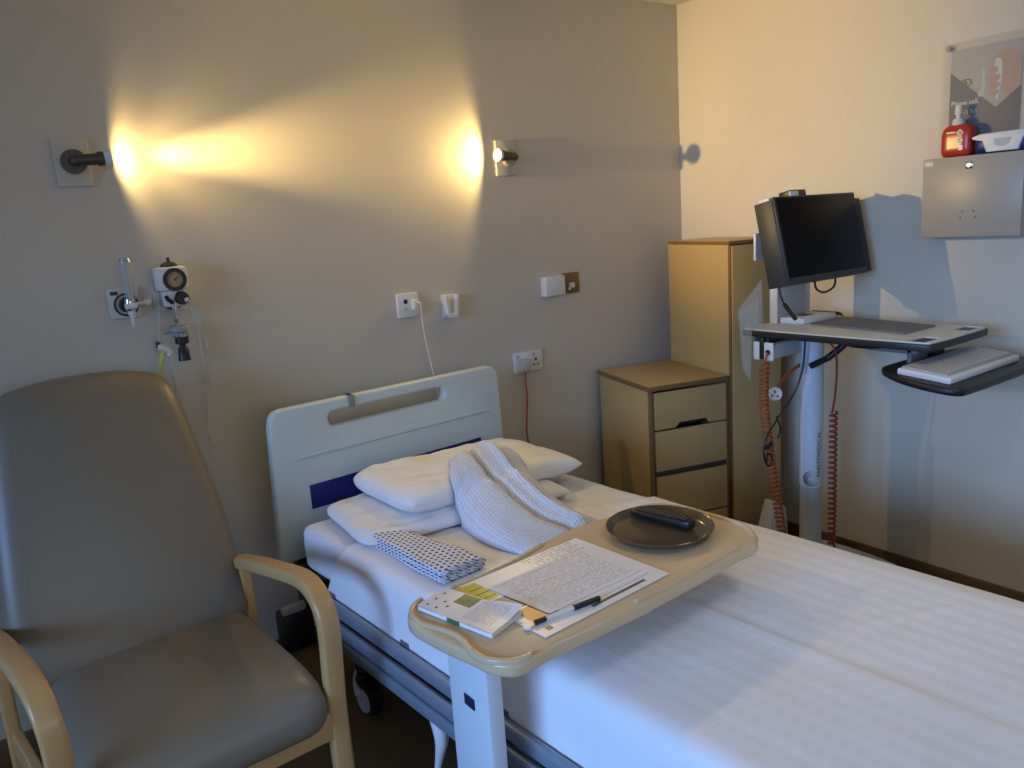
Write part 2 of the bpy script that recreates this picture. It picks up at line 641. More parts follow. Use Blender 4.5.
def struct(name, bm, mat, parent=None, label=None):
    me = bpy.data.meshes.new(name)
    bm.to_mesh(me)
    bm.free()
    finish(me)
    o = bpy.data.objects.new(name, me)
    C.objects.link(o)
    me.materials.append(MATS[mat])
    o['kind'] = 'structure'
    if parent:
        o.parent = parent
    return o


# ------------------------------------------------------------------ the room
X0, X1, Y0, Y1 = WALL_L, 0.0, WALL_F, 0.0
struct('floor', b2(B(), X0 - .1, X1 + .1, Y0 - .1, Y1 + .1, -0.1, 0), 'floor_vinyl')
struct('ceiling', b2(B(), X0 - .1, X1 + .1, Y0 - .1, Y1 + .1, CEIL, CEIL + .1), 'ceiling_paint')
struct('wall_back', b2(B(), X0 - .1, X1 + .1, 0, 0.1, 0, CEIL), 'wall_paint')
struct('wall_right', b2(B(), 0, 0.1, Y0 - .1, 0, 0, CEIL), 'wall_paint')
bm = B()
b2(bm, X0 - .1, X1 + .1, Y0 - .1, Y0, 0, WF_Z0)
b2(bm, X0 - .1, X1 + .1, Y0 - .1, Y0, WF_Z1, CEIL)
b2(bm, X0 - .1, WF_X0, Y0 - .1, Y0, WF_Z0, WF_Z1)
b2(bm, WF_X1, X1 + .1, Y0 - .1, Y0, WF_Z0, WF_Z1)
struct('wall_front', bm, 'wall_paint')
bm = B()
b2(bm, WF_X0, WF_X0 + .05, Y0 - .08, Y0 - .03, WF_Z0, WF_Z1, .004)
b2(bm, WF_X1 - .05, WF_X1, Y0 - .08, Y0 - .03, WF_Z0, WF_Z1, .004)
b2(bm, WF_X0, WF_X1, Y0 - .08, Y0 - .03, WF_Z0, WF_Z0 + .05, .004)
b2(bm, WF_X0, WF_X1, Y0 - .08, Y0 - .03, WF_Z1 - .05, WF_Z1, .004)
struct('added_window', bm, 'white_plastic')  # frame of the unseen window added to let fill light in
bm = B()
b2(bm, X0 - .1, X0, Y0, 0, 0, WIN_Z0)
b2(bm, X0 - .1, X0, Y0, 0, WIN_Z1, CEIL)
b2(bm, X0 - .1, X0, Y0, WIN_Y0, WIN_Z0, WIN_Z1)
b2(bm, X0 - .1, X0, WIN_Y1, 0, WIN_Z0, WIN_Z1)
struct('wall_left', bm, 'wall_paint')
bm = B()
for y in (WIN_Y0, WIN_Y1):
    b2(bm, X0 - .08, X0 - .03, y - (0.05 if y == WIN_Y1 else 0), y + (0.05 if y == WIN_Y0 else 0), WIN_Z0, WIN_Z1, .004)
b2(bm, X0 - .08, X0 - .03, WIN_Y0, WIN_Y1, WIN_Z0, WIN_Z0 + .05, .004)
b2(bm, X0 - .08, X0 - .03, WIN_Y0, WIN_Y1, WIN_Z1 - .05, WIN_Z1, .004)
struct('window_1', bm, 'white_plastic')
SK = 0.085
struct('baseboard_back', b2(B(), X0, 0, -0.014, 0, 0, SK, .003), 'skirting_wood')
struct('baseboard_right', b2(B(), -0.014, 0, Y0, -0.014, 0, SK, .003), 'skirting_wood')
struct('baseboard_left', b2(B(), X0, X0 + .014, Y0, -0.014, 0, SK, .003), 'skirting_wood')
struct('baseboard_front', b2(B(), X0 + .014, -0.014, Y0, Y0 + .014, 0, SK, .003), 'skirting_wood')

# ------------------------------------------------------------------ fill panel added at the ceiling to brighten the bed top
LX, LY = -1.10, -2.30
t = thing('added_fill_panel', 'square fill light panel added over the foot of the bed', 'added fill light', (LX, LY, CEIL))
bm = B()
slab(bm, [[(-.31, -.31), (.31, -.31), (.31, .31), (-.31, .31)], [(-.28, -.28), (.28, -.28), (.28, .28), (-.28, .28)]], -.030, 0, .003, T(LX, LY, CEIL))
part('frame', bm, 'white_plastic', t)
bm = B()
box(bm, (LX, LY, CEIL - .010), (.56, .56, .010), .001)
part('diffuser', bm, 'fill_panel_glow', t)
pl = bpy.data.lights.new('fill_panel_light', 'AREA')
pl.shape = 'SQUARE'
pl.size = .55
pl.energy = FILL_W
pl.color = (1.0, 0.93, 0.82)
pl.spread = R(125)
po = bpy.data.objects.new('fill_panel_light', pl)
C.objects.link(po)
po.parent = t
po.location = (0, 0, -.022)

# ------------------------------------------------------------------ wall lamps
XZ = Matrix.Rotation(R(90), 4, 'X')       # local xy plane -> world xz, facing -y


def wall_lamp(name, px, pz, joint, aim, label, length, beams):
    t = thing(name, label, 'lamp', (px, 0, pz), 'adjustable spot lamps on the back wall')
    part('back_plate', b2(B(), px - .048, px + .048, -.012, 0, pz - .070, pz + .070, .003), 'wall_paint', t)
    J = Vector(joint)
    bm = B()
    cyl(bm, (J.x, -.011, J.z), (J.x, -.034, J.z), .036, .034, 32, .003)
    part('base_disc', bm, 'bronze' if px < -2 else 'cabinet_metal', t)
    bm = B()
    cyl(bm, (J.x, -.03, J.z), J, .010, .010, 16)
    lathe(bm, [(0, -.016), (.013, -.009), (.016, 0), (.013, .009), (0, .016)], T(*J), 16)
    part('swivel_joint', bm, 'bronze', t)
    d = Vector(aim).normalized()
    mx = T(*J) @ d.to_track_quat('Z', 'Y').to_matrix().to_4x4()
    bm = B()
    L = length
    lathe(bm, [(0, 0), (.016, 0), (.0165, L * .6), (.0205, L * .62), (.0205, L * .78), (.0165, L * .78), (.0165, L * .7), (0, L * .7)], mx, 24)
    part('lamp_head', bm, 'bronze', t)
    bm = B()
    lathe(bm, [(.0170, L * .78), (.0200, L * .80), (.0255, L), (.0240, L), (.0175, L * .82), (.0170, L * .78)], mx, 24)
    part('lamp_rim', bm, 'white_plastic', t, 'white flared rim')
    bm = B()
    lathe(bm, [(0, L * .78), (.0160, L * .78), (.0164, L * .90), (.011, L * .95), (0, L * .965)], mx, 20)
    part('bulb', bm, 'lamp_glow', t, 'glowing bulb')
    for kind, ang, blend, w_, turn in beams:
        bd_ = (d + Vector((0, turn, 0))).normalized()
        sd = bpy.data.lights.new('lamp_' + kind, 'SPOT')
        sd.energy = w_
        sd.color = LAMP_COL
        sd.spot_size = R(ang)
        sd.spot_blend = blend
        sd.shadow_soft_size = 0.014
        so = bpy.data.objects.new('lamp_' + kind, sd)
        C.objects.link(so)
        so.parent = t
        so.location = (J + d * (L + .006)) - Vector((px, 0, pz))
        so.rotation_euler = (-bd_).to_track_quat('Z', 'Y').to_euler()
    return t


wall_lamp('wall_lamp', -2.615, 1.786, (-2.612, -.052, 1.786), (1.0, -.06, .06), 'bronze spot lamp with bare round base left of the gas outlets, pointing right', .095, (('spill', 174, 0.35, 2.6, 0), ('beam', 150, 1.0, 22, -.8), ('core', 50, 1.0, 165, -.13), ('streak', 36, 1.0, 30, .20)))
wall_lamp('wall_lamp.001', -1.045, 1.782, (-1.035, -.060, 1.782), (-1.0, -.12, .06), 'spot lamp above the bed with its lit bulb facing left', .095, (('spill', 176, 0.35, 5.5, 0), ('beam', 150, 1.0, 13, -.8)))

# ------------------------------------------------------------------ gas outlets and their fittings
def outlet(name, cx, cz, w, h, label):
    t = thing(name, label, 'gas outlet', (cx, 0, cz), 'medical gas outlet plates')
    part('plate', b2(B(), cx - w / 2, cx + w / 2, -.014, 0, cz - h / 2, cz + h / 2, .004), 'cream_plastic', t)
    bm = B()
    mx = T(cx + .006, -.012, cz - .006) @ XZ
    lathe(bm, [(.036, 0), (.036, .006), (.031, .007), (.030, 0)], mx, 32)
    lathe(bm, [(.023, 0), (.023, .012), (.015, .013), (.015, 0)], mx, 32)
    part('socket_ring', bm, 'black_plastic', t, 'black ring')
    bm = B()
    lathe(bm, [(.030, 0), (.030, .004), (.023, .005), (.023, 0)], mx, 32)
    part('collar', bm, 'light_grey', t)
    bm = B()
    b2(bm, cx - w / 2 + .010, cx - w / 2 + .032, -.0155, -.013, cz + h / 2 - .022, cz + h / 2 - .011, .001)
    part('name_strip', bm, 'dark_grey', t, 'dark strip')
    return t


outlet('gas_outlet', -2.541, 1.362, .090, .096, 'square cream gas outlet plate with black rings behind the clear flow tube')
outlet('gas_outlet.001', -2.405, 1.366, .100, .090, 'cream gas outlet plate behind the suction gauge box')

t = thing('oxygen_flowmeter', 'clear upright flow tube with chrome body plugged into the left gas outlet', 'flowmeter', (-2.533, -.014, 1.36))
bm = B()
cyl(bm, (-2.535, -.012, 1.356), (-2.535, -.085, 1.356), .015, .013, 24, .002)
lathe(bm, [(0, -.022), (.014, -.018), (.017, 0), (.014, .018), (0, .022)], T(-2.534, -.072, 1.358), 24)
part('valve_body', bm, 'chrome', t)
bm = B()
lathe(bm, [(.014, 0), (.0155, .02), (.0165, .10), (.016, .122), (0, .124), ], T(-2.530, -.072, 1.374), 24)
part('flow_tube', bm, 'clear_tube', t, 'clear tube')
bm = B()
lathe(bm, [(0, 0), (.006, 0), (.006, .098), (0, .10)], T(-2.530, -.072, 1.376), 16)
part('inner_tube', bm, 'light_grey', t)
bm = B()
cyl(bm, (-2.530, -.072, 1.486), (-2.530, -.072, 1.498), .0163, .0145, 24)
part('tube_cap', bm, 'chrome', t)
bm = B()
b2(bm, -2.553, -2.517, -.092, -.088, 1.347, 1.364, .002)
part('sticker', bm, 'white_plastic', t, 'white sticker')
bm = B()
cyl(bm, (-2.520, -.072, 1.358), (-2.490, -.072, 1.360), .006, .006, 12)
cyl(bm, (-2.494, -.072, 1.360), (-2.474, -.072, 1.360), .011, .009, 16, .002)
part('knob', bm, 'cream_plastic', t)
bm = B()
lathe(bm, [(0, 0), (.011, 0), (.011, -.014), (.007, -.016), (.009, -.022), (.006, -.026), (.007, -.034), (.004, -.052), (0, -.052)], T(-2.533, -.072, 1.342), 16)
part('hose_barb', bm, 'white_plastic', t)

t = thing('suction_regulator', 'white suction regulator box with round gauge and black knob on right outlet', 'regulator', (-2.40, -.014, 1.41))
bm = B()
b2(bm, -2.452, -2.357, -.085, -.012, 1.388, 1.462, .010)
part('gauge_case', bm, 'white_plastic', t)
bm = B()
b2(bm, -2.438, -2.362, -.075, -.012, 1.337, 1.390, .010)
part('valve_case', bm, 'white_plastic', t)
mx = T(-2.398, -.084, 1.422) @ XZ
bm = B()
lathe(bm, [(0, .002), (.029, .002), (.029, 0)], mx, 36)
g = part('gauge_dial', bm, 'gauge_gold', t, 'amber dial face')
bm = B()
lathe(bm, [(.0235, .001), (.0235, .006), (.0345, .006), (.036, 0)], mx, 36)
part('gauge_ring', bm, 'black_plastic', g, 'black ring')
bm = B()
for k in range(9):
    a = R(-40 + 32.5 * k)
    box(bm, (.0185 * math.cos(a), .0185 * math.sin(a), .0028), (.006, .0014, .001), 0, mx @ T(0, 0, 0))
box(bm, (0, .006, .003), (.0022, .018, .001), 0, mx @ rotz(R(-50)))
lathe(bm, [(0, .005), (.004, .004), (.004, .001)], mx, 12)
part('gauge_needle', bm, 'dark_grey', g)
bm = B()
mk = T(-2.385, -.074, 1.363) @ XZ
lathe(bm, [(.021, 0), (.021, .016), (.018, .020), (0, .020)], mk, 28)
part('control_knob', bm, 'black_plastic', t, 'black knob')
bm = B()
slab(bm, [[(.004, -.002), (.016, .002), (.017, -.008), (.006, -.014)]], .0195, .021, 0, mk)
part('knob_mark', bm, 'white_plastic', t)
bm = B()
lathe(bm, [(.026, 0), (.025, .008), (.014, .016), (.005, .018), (.005, .030), (0, .031)], T(-2.402, -.05, 1.460), 24)
part('top_cap', bm, 'black_plastic', t, 'black cap')
bm = B()
tube(bm, [(-2.431, -.077, 1.374), (-2.424, -.079, 1.360), (-2.412, -.078, 1.350)], .006, 8)
part('mode_lever', bm, 'black_plastic', t)
bm = B()
cyl(bm, (-2.404, -.055, 1.340), (-2.404, -.055, 1.325), .011, .011, 16)
cyl(bm, (-2.404, -.055, 1.326), (-2.404, -.055, 1.268), .006, .006, 12)
cyl(bm, (-2.404, -.055, 1.300), (-2.404, -.055, 1.284), .009, .009, 6)
part('stem', bm, 'chrome', t)
bm = B()
lathe(bm, [(0, 0), (.027, 0), (.030, -.006), (.030, -.018), (.022, -.022), (.022, -.028), (0, -.028)], T(-2.402, -.055, 1.276), 28)
cyl(bm, (-2.428, -.055, 1.262), (-2.448, -.060, 1.256), .006, .004, 12)
part('trap_lid', bm, 'grey_plastic', t)
bm = B()
lathe(bm, [(0, 0), (.026, 0), (.026, -.007), (0, -.007)], T(-2.400, -.055, 1.248), 28)
part('trap_band', bm, 'chrome', t)
bm = B()
lathe(bm, [(.021, 0), (.021, -.022), (.010, -.026), (.010, -.032), (.016, -.040), (.018, -.066), (.020, -.078), (0, -.078)], T(-2.398, -.055, 1.241), 20)
part('trap_jar', bm, 'black_plastic', t)

bm = B()
tube(bm, [(-2.368, -.07, 1.352), (-2.355, -.085, 1.30), (-2.348, -.075, 1.22), (-2.345, -.06, 1.12), (-2.352, -.06, 1.02), (-2.36, -.05, .92), (-2.345, -.05, .86)], .0042, 8)
solo('suction_tube', bm, 'clear_tube', 'thin clear tube hanging from the right side of the suction regulator', 'tube', (-2.368, -.07, 1.352))
bm = B()
tube(bm, [(-2.347, -.06, 1.33), (-2.325, -.05, 1.24), (-2.318, -.04, 1.15), (-2.33, -.04, 1.06)], .003, 8)
tube(bm, [(-2.347, -.06, 1.33), (-2.36, -.07, 1.348)], .003, 8)
solo('suction_tube.001', bm, 'clear_tube', 'thinner clear tube looping outermost, nearest the bed', 'tube', (-2.347, -.06, 1.33))
t = thing('oxygen_tubing', 'yellow green oxygen tubing with white connector behind the armchair', 'tubing', (-2.46, -.05, 1.34))
bm = B()
tube(bm, [(-2.447, -.045, 1.368), (-2.452, -.06, 1.33), (-2.464, -.06, 1.27), (-2.466, -.06, 1.225)], .0045, 8)
part('clear_hose', bm, 'clear_tube', t)
bm = B()
lathe(bm, [(0, .020), (.007, .018), (.007, 0)], T(-2.472, -.06, 1.215), 12)
part('hose_end', bm, 'dark_grey', t)
bm = B()
tube(bm, [(-2.472, -.06, 1.215), (-2.455, -.065, 1.212), (-2.442, -.065, 1.196), (-2.45, -.065, 1.185)], lambda a: .012 - .004 * a, 10)
part('connector', bm, 'white_plastic', t)
bm = B()
tube(bm, [(-2.458, -.065, 1.205), (-2.474, -.07, 1.17), (-2.482, -.06, 1.12), (-2.486, -.05, 1.03)], .007, 8)
part('yellow_hose', bm, 'yellow_tube', t)
bm = B()
tube(bm, [(-2.452, -.065, 1.195), (-2.452, -.07, 1.165), (-2.442, -.06, 1.11), (-2.435, -.05, 1.03)], .0055, 8)
part('white_hose', bm, 'clear_tube', t)

# ------------------------------------------------------------------ nurse call point, handset holder, switches, sockets
t = thing('call_point', 'white square nurse call point with a blue dot above the headboard', 'call point', (-1.555, 0, 1.24))
part('faceplate', b2(B(), -1.602, -1.510, -.022, 0, 1.194, 1.287, .006), 'white_plastic', t)
bm = B()
cyl(bm, (-1.569, -.020, 1.256), (-1.569, -.024, 1.256), .009, .009, 20)
part('blue_dot', bm, 'bed_blue', t, 'dark blue round button')
bm = B()
cyl(bm, (-1.569, -.020, 1.228), (-1.569, -.0235, 1.228), .007, .007, 20)
part('indicator', bm, 'light_grey', t)
t = thing('call_lead', 'thin white call lead plugged in and dropping behind the headboard', 'lead', (-1.535, -.022, 1.245))
part('plug', b2(B(), -1.550, -1.528, -.052, -.021, 1.222, 1.262, .005), 'white_plastic', t)
bm = B()
tube(bm, [(-1.537, -.050, 1.252), (-1.532, -.070, 1.246), (-1.526, -.062, 1.20), (-1.512, -.05, 1.10), (-1.494, -.055, .97), (-1.480, -.06, .88), (-1.47, -.07, .74)], .0028, 8)
part('cord', bm, 'white_plastic', t)

t = thing('handset_holder', 'small empty white handset holder beside the nurse call point', 'holder', (-1.37, 0, 1.21))
bm = B()
b2(bm, -1.402, -1.342, -.008, 0, 1.170, 1.262, .003)
part('back_plate', bm, 'white_plastic', t)
bm = B()
# cradle with two upright cheeks and an open front slot
HX = T(-1.372, 0, 1.170) @ XZ
ch_ = chaikin([(-.034, .092), (-.018, .092), (-.0135, .030), (-.008, .018), (.008, .018), (.0135, .030), (.018, .092), (.034, .092), (.024, .006), (.018, 0), (-.018, 0), (-.024, .006)], 1)
slab(bm, [ch_], .006, .044, .003, HX)
part('cradle', bm, 'white_plastic', t)

t = thing('surface_box', 'blank white square wall box beside the brass switch', 'wall box', (-.845, 0, 1.243))
part('body', b2(B(), -.897, -.790, -.040, 0, 1.200, 1.284, .004), 'white_plastic', t)
t = thing('wall_switch', 'brass wall switch plate with one white rocker beside the bedside cabinet', 'switch', (-.728, 0, 1.243))
part('plate', b2(B(), -.772, -.684, -.008, 0, 1.200, 1.290, .002), 'brass', t)
bm = B()
box(bm, (-.730, -.010, 1.234), (.030, .010, .022), .002)
box(bm, (-.744, -.010, 1.220), (.016, .008, .010), .002)
part('rocker', bm, 'white_plastic', t, 'white rocker')

t = thing('double_socket', 'white double power socket right of the headboard', 'socket', (-.995, 0, .932))
part('faceplate', b2(B(), -1.072, -.920, -.014, 0, .888, .977, .004), 'white_plastic', t)
bm = B()
for cx in (-.958,):
    b2(bm, cx - .004, cx + .004, -.016, -.012, .932, .944)
    b2(bm, cx - .016, cx - .008, -.016, -.012, .913, .918)
    b2(bm, cx + .008, cx + .016, -.016, -.012, .913, .918)
part('pin_holes', bm, 'black_plastic', t, 'dark pin holes')
for cx in (-1.055, -.972):
    part('rocker', b2(B(), cx - .006, cx + .006, -.018, -.012, .954, .968, .001), 'light_grey', t)
t = thing('power_lead', 'grey plug with orange red lead in the double socket', 'power lead', (-1.028, -.014, .925))
part('plug', b2(B(), -1.052, -1.006, -.046, -.0135, .897, .950, .006), 'light_grey', t, 'grey plug')
bm = B()
tube(bm, [(-1.028, -.032, .899), (-1.034, -.034, .86), (-1.034, -.036, .78), (-1.042, -.036, .70), (-1.050, -.04, .62), (-1.04, -.05, .5), (-1.04, -.06, .3)], .0042, 8)
part('lead', bm, 'orange_cord', t, 'orange red lead')

# ------------------------------------------------------------------ armchair
CH = T(-2.675, -.70, 0) @ rotz(R(2.5))
t = thing('armchair', 'grey vinyl high-back armchair with curved beech arms by the back wall', 'armchair', (-2.675, -.70, 0))


def seat_def(x, y, z):
    k = (y + .25) / .5               # 0 front .. 1 back
    x *= 1.0 + .06 * (1 - k)
    if z > 0:
        z += .022 * (1 - (x / .29) ** 2) * (1 - .6 * (2 * k - 1) ** 2)
    z -= .016 * max(0, .25 - k) ** 2 / .0625
    return x, y, z


bm = B()
puff(bm, (.266, .312, .066), .064, 18, seat_def, CH @ T(0, .008, .400))
part('seat_cushion', bm, 'vinyl', t, sharp=180)


def back_def(x, y, z):
    k = (z + .38) / .76               # 0 bottom .. 1 top
    w = .80 + .26 * math.sin(min(1, max(0, (1.12 - k))) * 1.5) ** 1.2
    x2 = x * w
    y2 = y * (1 - .15 * k) - .02 * (1 - (x / .28) ** 2) * (1 if y < 0 else 0) - .018 * math.sin(k * math.pi) * (1 if y < 0 else .3)
    return x2, y2 + .245 * k, z - .035 * abs(x / .27) ** 2.5 * k


bm = B()
puff(bm, (.292, .062, .385), .060, 16, back_def, CH @ T(-.024, .265, .80))
part('backrest', bm, 'vinyl', t, sharp=180)
for s in (-1, 1):
    bm = B()
    xs = (.280, .280, .284, .302, .302, .302) if s > 0 else (-.350, -.342, -.333, -.320, -.311, -.304)
    ax, fx = xs[0], (.302 if s > 0 else -.300)
    pts = [(xs[0], .285, .588), (xs[1], .15, .622), (xs[2], .02, .648), (xs[3], -.13, .664), (xs[4], -.215, .655), (xs[5], -.262, .612), (fx, -.270, .55), (fx, -.262, .46), (fx, -.254, .33), (fx, -.260, .15), (fx, -.275, 0.0)]
    pts = [CH @ Vector(p) for p in pts]
    tube(bm, pts, 0, n=8, section=rsection(.052, .036, .010), upv=CH.to_3x3() @ Vector((1, 0, 0)))
    part('arm', bm, 'beech', t)
    bm = B()
    pts = [CH @ Vector(p) for p in ((ax, .275, .600), (ax, .272, .42), (ax, .278, .25), (ax, .31, 0.0))]
    tube(bm, pts, 0, n=8, section=rsection(.034, .062, .008), upv=CH.to_3x3() @ Vector((1, 0, 0)))
    part('rear_leg', bm, 'beech', t)
    bm = B()
    tube(bm, [CH @ Vector((fx * .99, -.25, .31)), CH @ Vector((ax * .99, .27, .31))], 0, n=1, section=rsection(.024, .07, .004), upv=CH.to_3x3() @ Vector((1, 0, 0)))
    part('side_rail', bm, 'beech', t)
bm = B()
b2(bm, -.298, .298, -.270, -.244, .275, .352, .005, CH)
part('front_rail', bm, 'beech', t)
bm = B()
b2(bm, -.295, .295, .245, .268, .275, .345, .004, CH)
part('back_rail', bm, 'beech', t)

# ------------------------------------------------------------------ bed (bed frame: u across, v towards the head, origin under the headboard)
BED = T(-1.74, -.22, 0) @ rotz(R(4))
t = thing('hospital_bed', 'hospital bed with pale blue headboard and blue grey rails, head to back wall', 'bed', (-1.74, -.22, 0))
HB = BED @ XZ   # local x = u, local y = z, local z = -v
outer = [(-.499, .465), (.472, .465)] + [(.474, .55), (.463, .93)] + [(.456, .962), (.440, .978), (.415, .984)] + [(-.435, .984), (-.460, .978), (-.474, .962), (-.482, .93), (-.498, .55)]
hole = rrect(-.275, .205, .892, .944, .025, 6)
bm = B()
slab(bm, [outer, hole], -.038, 0, .010, HB, 3)
hb = part('headboard', bm, 'bed_plastic', t)
bm = B()
slab(bm, [[(-.372, .628), (.352, .628), (.352, .712), (-.372, .712)]], -.002, .0025, .0005, HB)
part('headboard_stripe', bm, 'bed_blue', hb, 'dark blue stripe')
lens = [(-.41, .808)] + [(-.41 + .82 * k / 16, .812 + .026 * math.sin(math.pi * k / 16)) for k in range(1, 16)] + [(.41, .808)]
bm = B()
slab(bm, [lens], -.006, .008, .005, HB, 2)
part('headboard_ridge', bm, 'bed_plastic', hb)
bm = B()
for du in (0, .03):
    box(bm, (-.185 + du * .0, -.03 - 0, .966), (.022, .05, .042), .004, BED @ T(0, .045, 0))
part('handle_clip', bm, 'light_grey', hb, 'grey clip on the handle')
# side rails, near and far
for s in (-1, 1):
    for z, du in ((.462, 0), (.408, .006), (.352, 0.0)):
        bm = B()
        pts = [BED @ Vector(p) for p in ((s * (.500 + du), -.29, z - .012), (s * (.512 + du), -.32, z), (s * (.512 + du), -.9, z), (s * (.512 + du), -1.6, z), (s * (.505 + du), -1.66, z - .01))]
        tube(bm, pts, 0, n=5, section=rsection(.024, .040, .010), upv=BED.to_3x3() @ Vector((1, 0, 0)))
        part('side_rail', bm, 'bed_rail', t)
for v in (-.35, -.75, -1.15, -1.5):
    for s in (-1, 1):
        bm = B()
        b2(bm, s * .492 - .008, s * .492 + .008, v - .02, v + .02, .335, .49, .003, BED)
        part('rail_bracket', bm, 'bed_frame', t)
bm = B()
b2(bm, -.43, .40, -2.1, -.10, .455, .490, .006, BED)
part('platform', bm, 'bed_frame', t)
bm = B()
for s in (-1, 1):
    b2(bm, s * .33 - .03, s * .33 + .03, -2.05, -.02, .37, .43, .006, BED)
for v in (-.02, -.35, -1.75, -2.02):
    b2(bm, -.40, .40, v - .025, v + .025, .385, .425, .006, BED)
b2(bm, -.42, .40, -.10, -.06, .44, .475, .006, BED)
part('chassis', bm, 'bed_frame', t)
bm = B()
b2(bm, -.530, -.36, -.03, .0, .300, .330, .008, BED)
part('head_bumper', bm, 'light_grey', t, 'pale grey bumper bar')
bm = B()
b2(bm, -.535, -.43, -.04, .04, .17, .305, .010, BED)
b2(bm, -.45, -.30, -.04, .03, .30, .46, .006, BED)
part('motor_housing', bm, 'black_plastic', t, 'black box')
bm = B()
for s in (-1, 1):
    b2(bm, s * .30 - .025, s * .30 + .025, -1.95, -.2, .12, .17, .006, BED)
for v in (-.25, -1.9):
    b2(bm, -.36, .36, v - .03, v + .03, .12, .17, .006, BED)
for v0, v1 in ((-.5, -.85), (-1.6, -1.25)):
    for s in (-1, 1):
        tube(bm, [BED @ Vector((s * .25, v0, .15)), BED @ Vector((s * .25, v1, .39))], .022, 8, n=1)
part('undercarriage', bm, 'bed_frame', t)
for u, v in ((-.38, -.25), (.38, -.25), (-.38, -1.9), (.38, -1.9)):
    bm = B()
    cyl(bm, BED @ Vector((u, v, .19)), BED @ Vector((u, v, .13)), .022, .022, 16)
    b2(bm, u - .03, u + .03, v - .03, v + .03, .10, .14, .010, BED)
    f = part('castor', bm, 'black_plastic', t)
    bm = B()
    cyl(bm, BED @ Vector((u - .022, v - .03, .065)), BED @ Vector((u + .022, v - .03, .065)), .065, .065, 24, .010)
    part('wheel', bm, 'black_plastic', f)
    bm = B()
    cyl(bm, BED @ Vector((u - .028, v - .03, .055)), BED @ Vector((u - .021, v - .03, .055)), .040, .040, 24, .002)
    tube(bm, [BED @ Vector(p) for p in ((u - .027, v - .005, .155), (u - .028, v + .003, .11), (u - .028, v - .01, .07))], lambda a: .004 + .010 * a, 8)
    part('hub', bm, 'light_grey', f, 'pale wheel cover')
# white brake pedal and hanging cover seen under the bed
bm = B()
tube(bm, [BED @ Vector(p) for p in ((-.335, -.72, .30), (-.345, -.76, .24), (-.35, -.83, .19), (-.36, -.86, .165))], lambda a: .007 + .028 * math.sin(a * 2.3) ** 2, 10)
part('brake_pedal', bm, 'white_plastic', t, 'white pedal')
bm = B()
tube(bm, [BED @ Vector(p) for p in ((-.500, -.885, .335), (-.506, -.90, .29), (-.505, -.885, .24), (-.50, -.855, .17))], lambda a: .021 * (1 - .75 * a) + .002, 10)
part('release_handle', bm, 'white_plastic', t, 'white hanging handle')
# footboard
bm = B()
slab(bm, [[(-.47, .36), (.47, .36), (.465, .74), (.44, .78), (-.44, .78), (-.465, .74)]], 2.16, 2.195, .010, HB, 2)
part('footboard', bm, 'bed_plastic', t)

MZ = .640          # mattress top


def nz3(x, y, z):
    return noise.noise(Vector((x, y, z)))


def matt_def(x, y, z):
    k = 1 if abs(x) > .38 else 0
    dx = .006 * nz3(y * 9, z * 14, 3) + .004 * nz3(y * 22, z * 6, 9)
    return x - abs(dx) * k * math.copysign(1, x), y, z + .003 * nz3(x * 5, y * 5, 1)


bm = B()
puff(bm, (.452, 1.025, .075), .034, 40, matt_def, BED @ T(-.030, -1.155, MZ - .075))
solo('mattress', bm, 'linen', 'mattress under a plain white fitted sheet, bare at the head corner', 'mattress', (-1.74, -.22, .49))

# top sheet: across the bed, hanging down the near side
PROF = []          # (u, z, s) across
for u, z in ((.447, .505), (.440, .56), (.437, .605), (.428, .630), (.405, .644), (.36, .6455)):
    PROF.append((u, z))
k = 44
for i in range(1, k):
    PROF.append((.36 - .76 * i / k, .6455))
PROF += [(-.412, .6455), (-.440, .6455), (-.463, .643), (-.480, .633), (-.4885, .614), (-.491, .59), (-.4915, .56), (-.492, .53), (-.4925, .50), (-.493, .475), (-.4935, .452)]
NP = len(PROF)
VEND = -2.12


def sheet_pt(a, b):
    i = min(int(round(a * (NP - 1))), NP - 1)
    u, z = PROF[i]
    if u > .405:
        vs = -.825
    else:
        vs = -.415 - .41 * min(1, max(0, (u + .418) / .82))
    hang = max(0, (.630 - z) / .18) if u < 0 else 0
    vs += .125 * hang
    v = vs + (VEND - vs) * b
    # folds and wrinkles
    z2 = z
    if abs(u) < .43:
        z2 += .0022 * nz3(u * 6, v * 4, 2) + .0012 * nz3(u * 15, v * 9, 5)
        z2 += .0045 * math.exp(-((u + .070 - .012 * v) / .006) ** 2) * (1 if v < -1.1 else 0)
        z2 += .0040 * math.exp(-((u + .398) / .006) ** 2) * (1 if v < -1.2 else 0)
        z2 += .003 * math.exp(-((v + 1.72 + .5 * (u - .2)) / .010) ** 2) * (1 if .08 < u < .30 else 0)
        z2 += .003 * math.exp(-((v + 1.60 - .2 * (u - .2)) / .008) ** 2) * (1 if .12 < u < .24 else 0)
    un = u
    if hang > 0:
        un -= hang * (.004 * abs(nz3(v * 5, 7, 1)) + .003 * abs(nz3(v * 14, z * 4, 3))) + .001 * hang
        z2 += hang * (.020 * nz3(v * 4, 2, 8) + .006 * nz3(v * 17, 5, 8)) + hang * .02 * min(1, max(0, (-v - 1.2) / .5))
        z2 += .020 * hang * math.exp(-((v + .29) / .05) ** 2) * -1
    return BED @ Vector((un, v, max(z2, z - .06)))


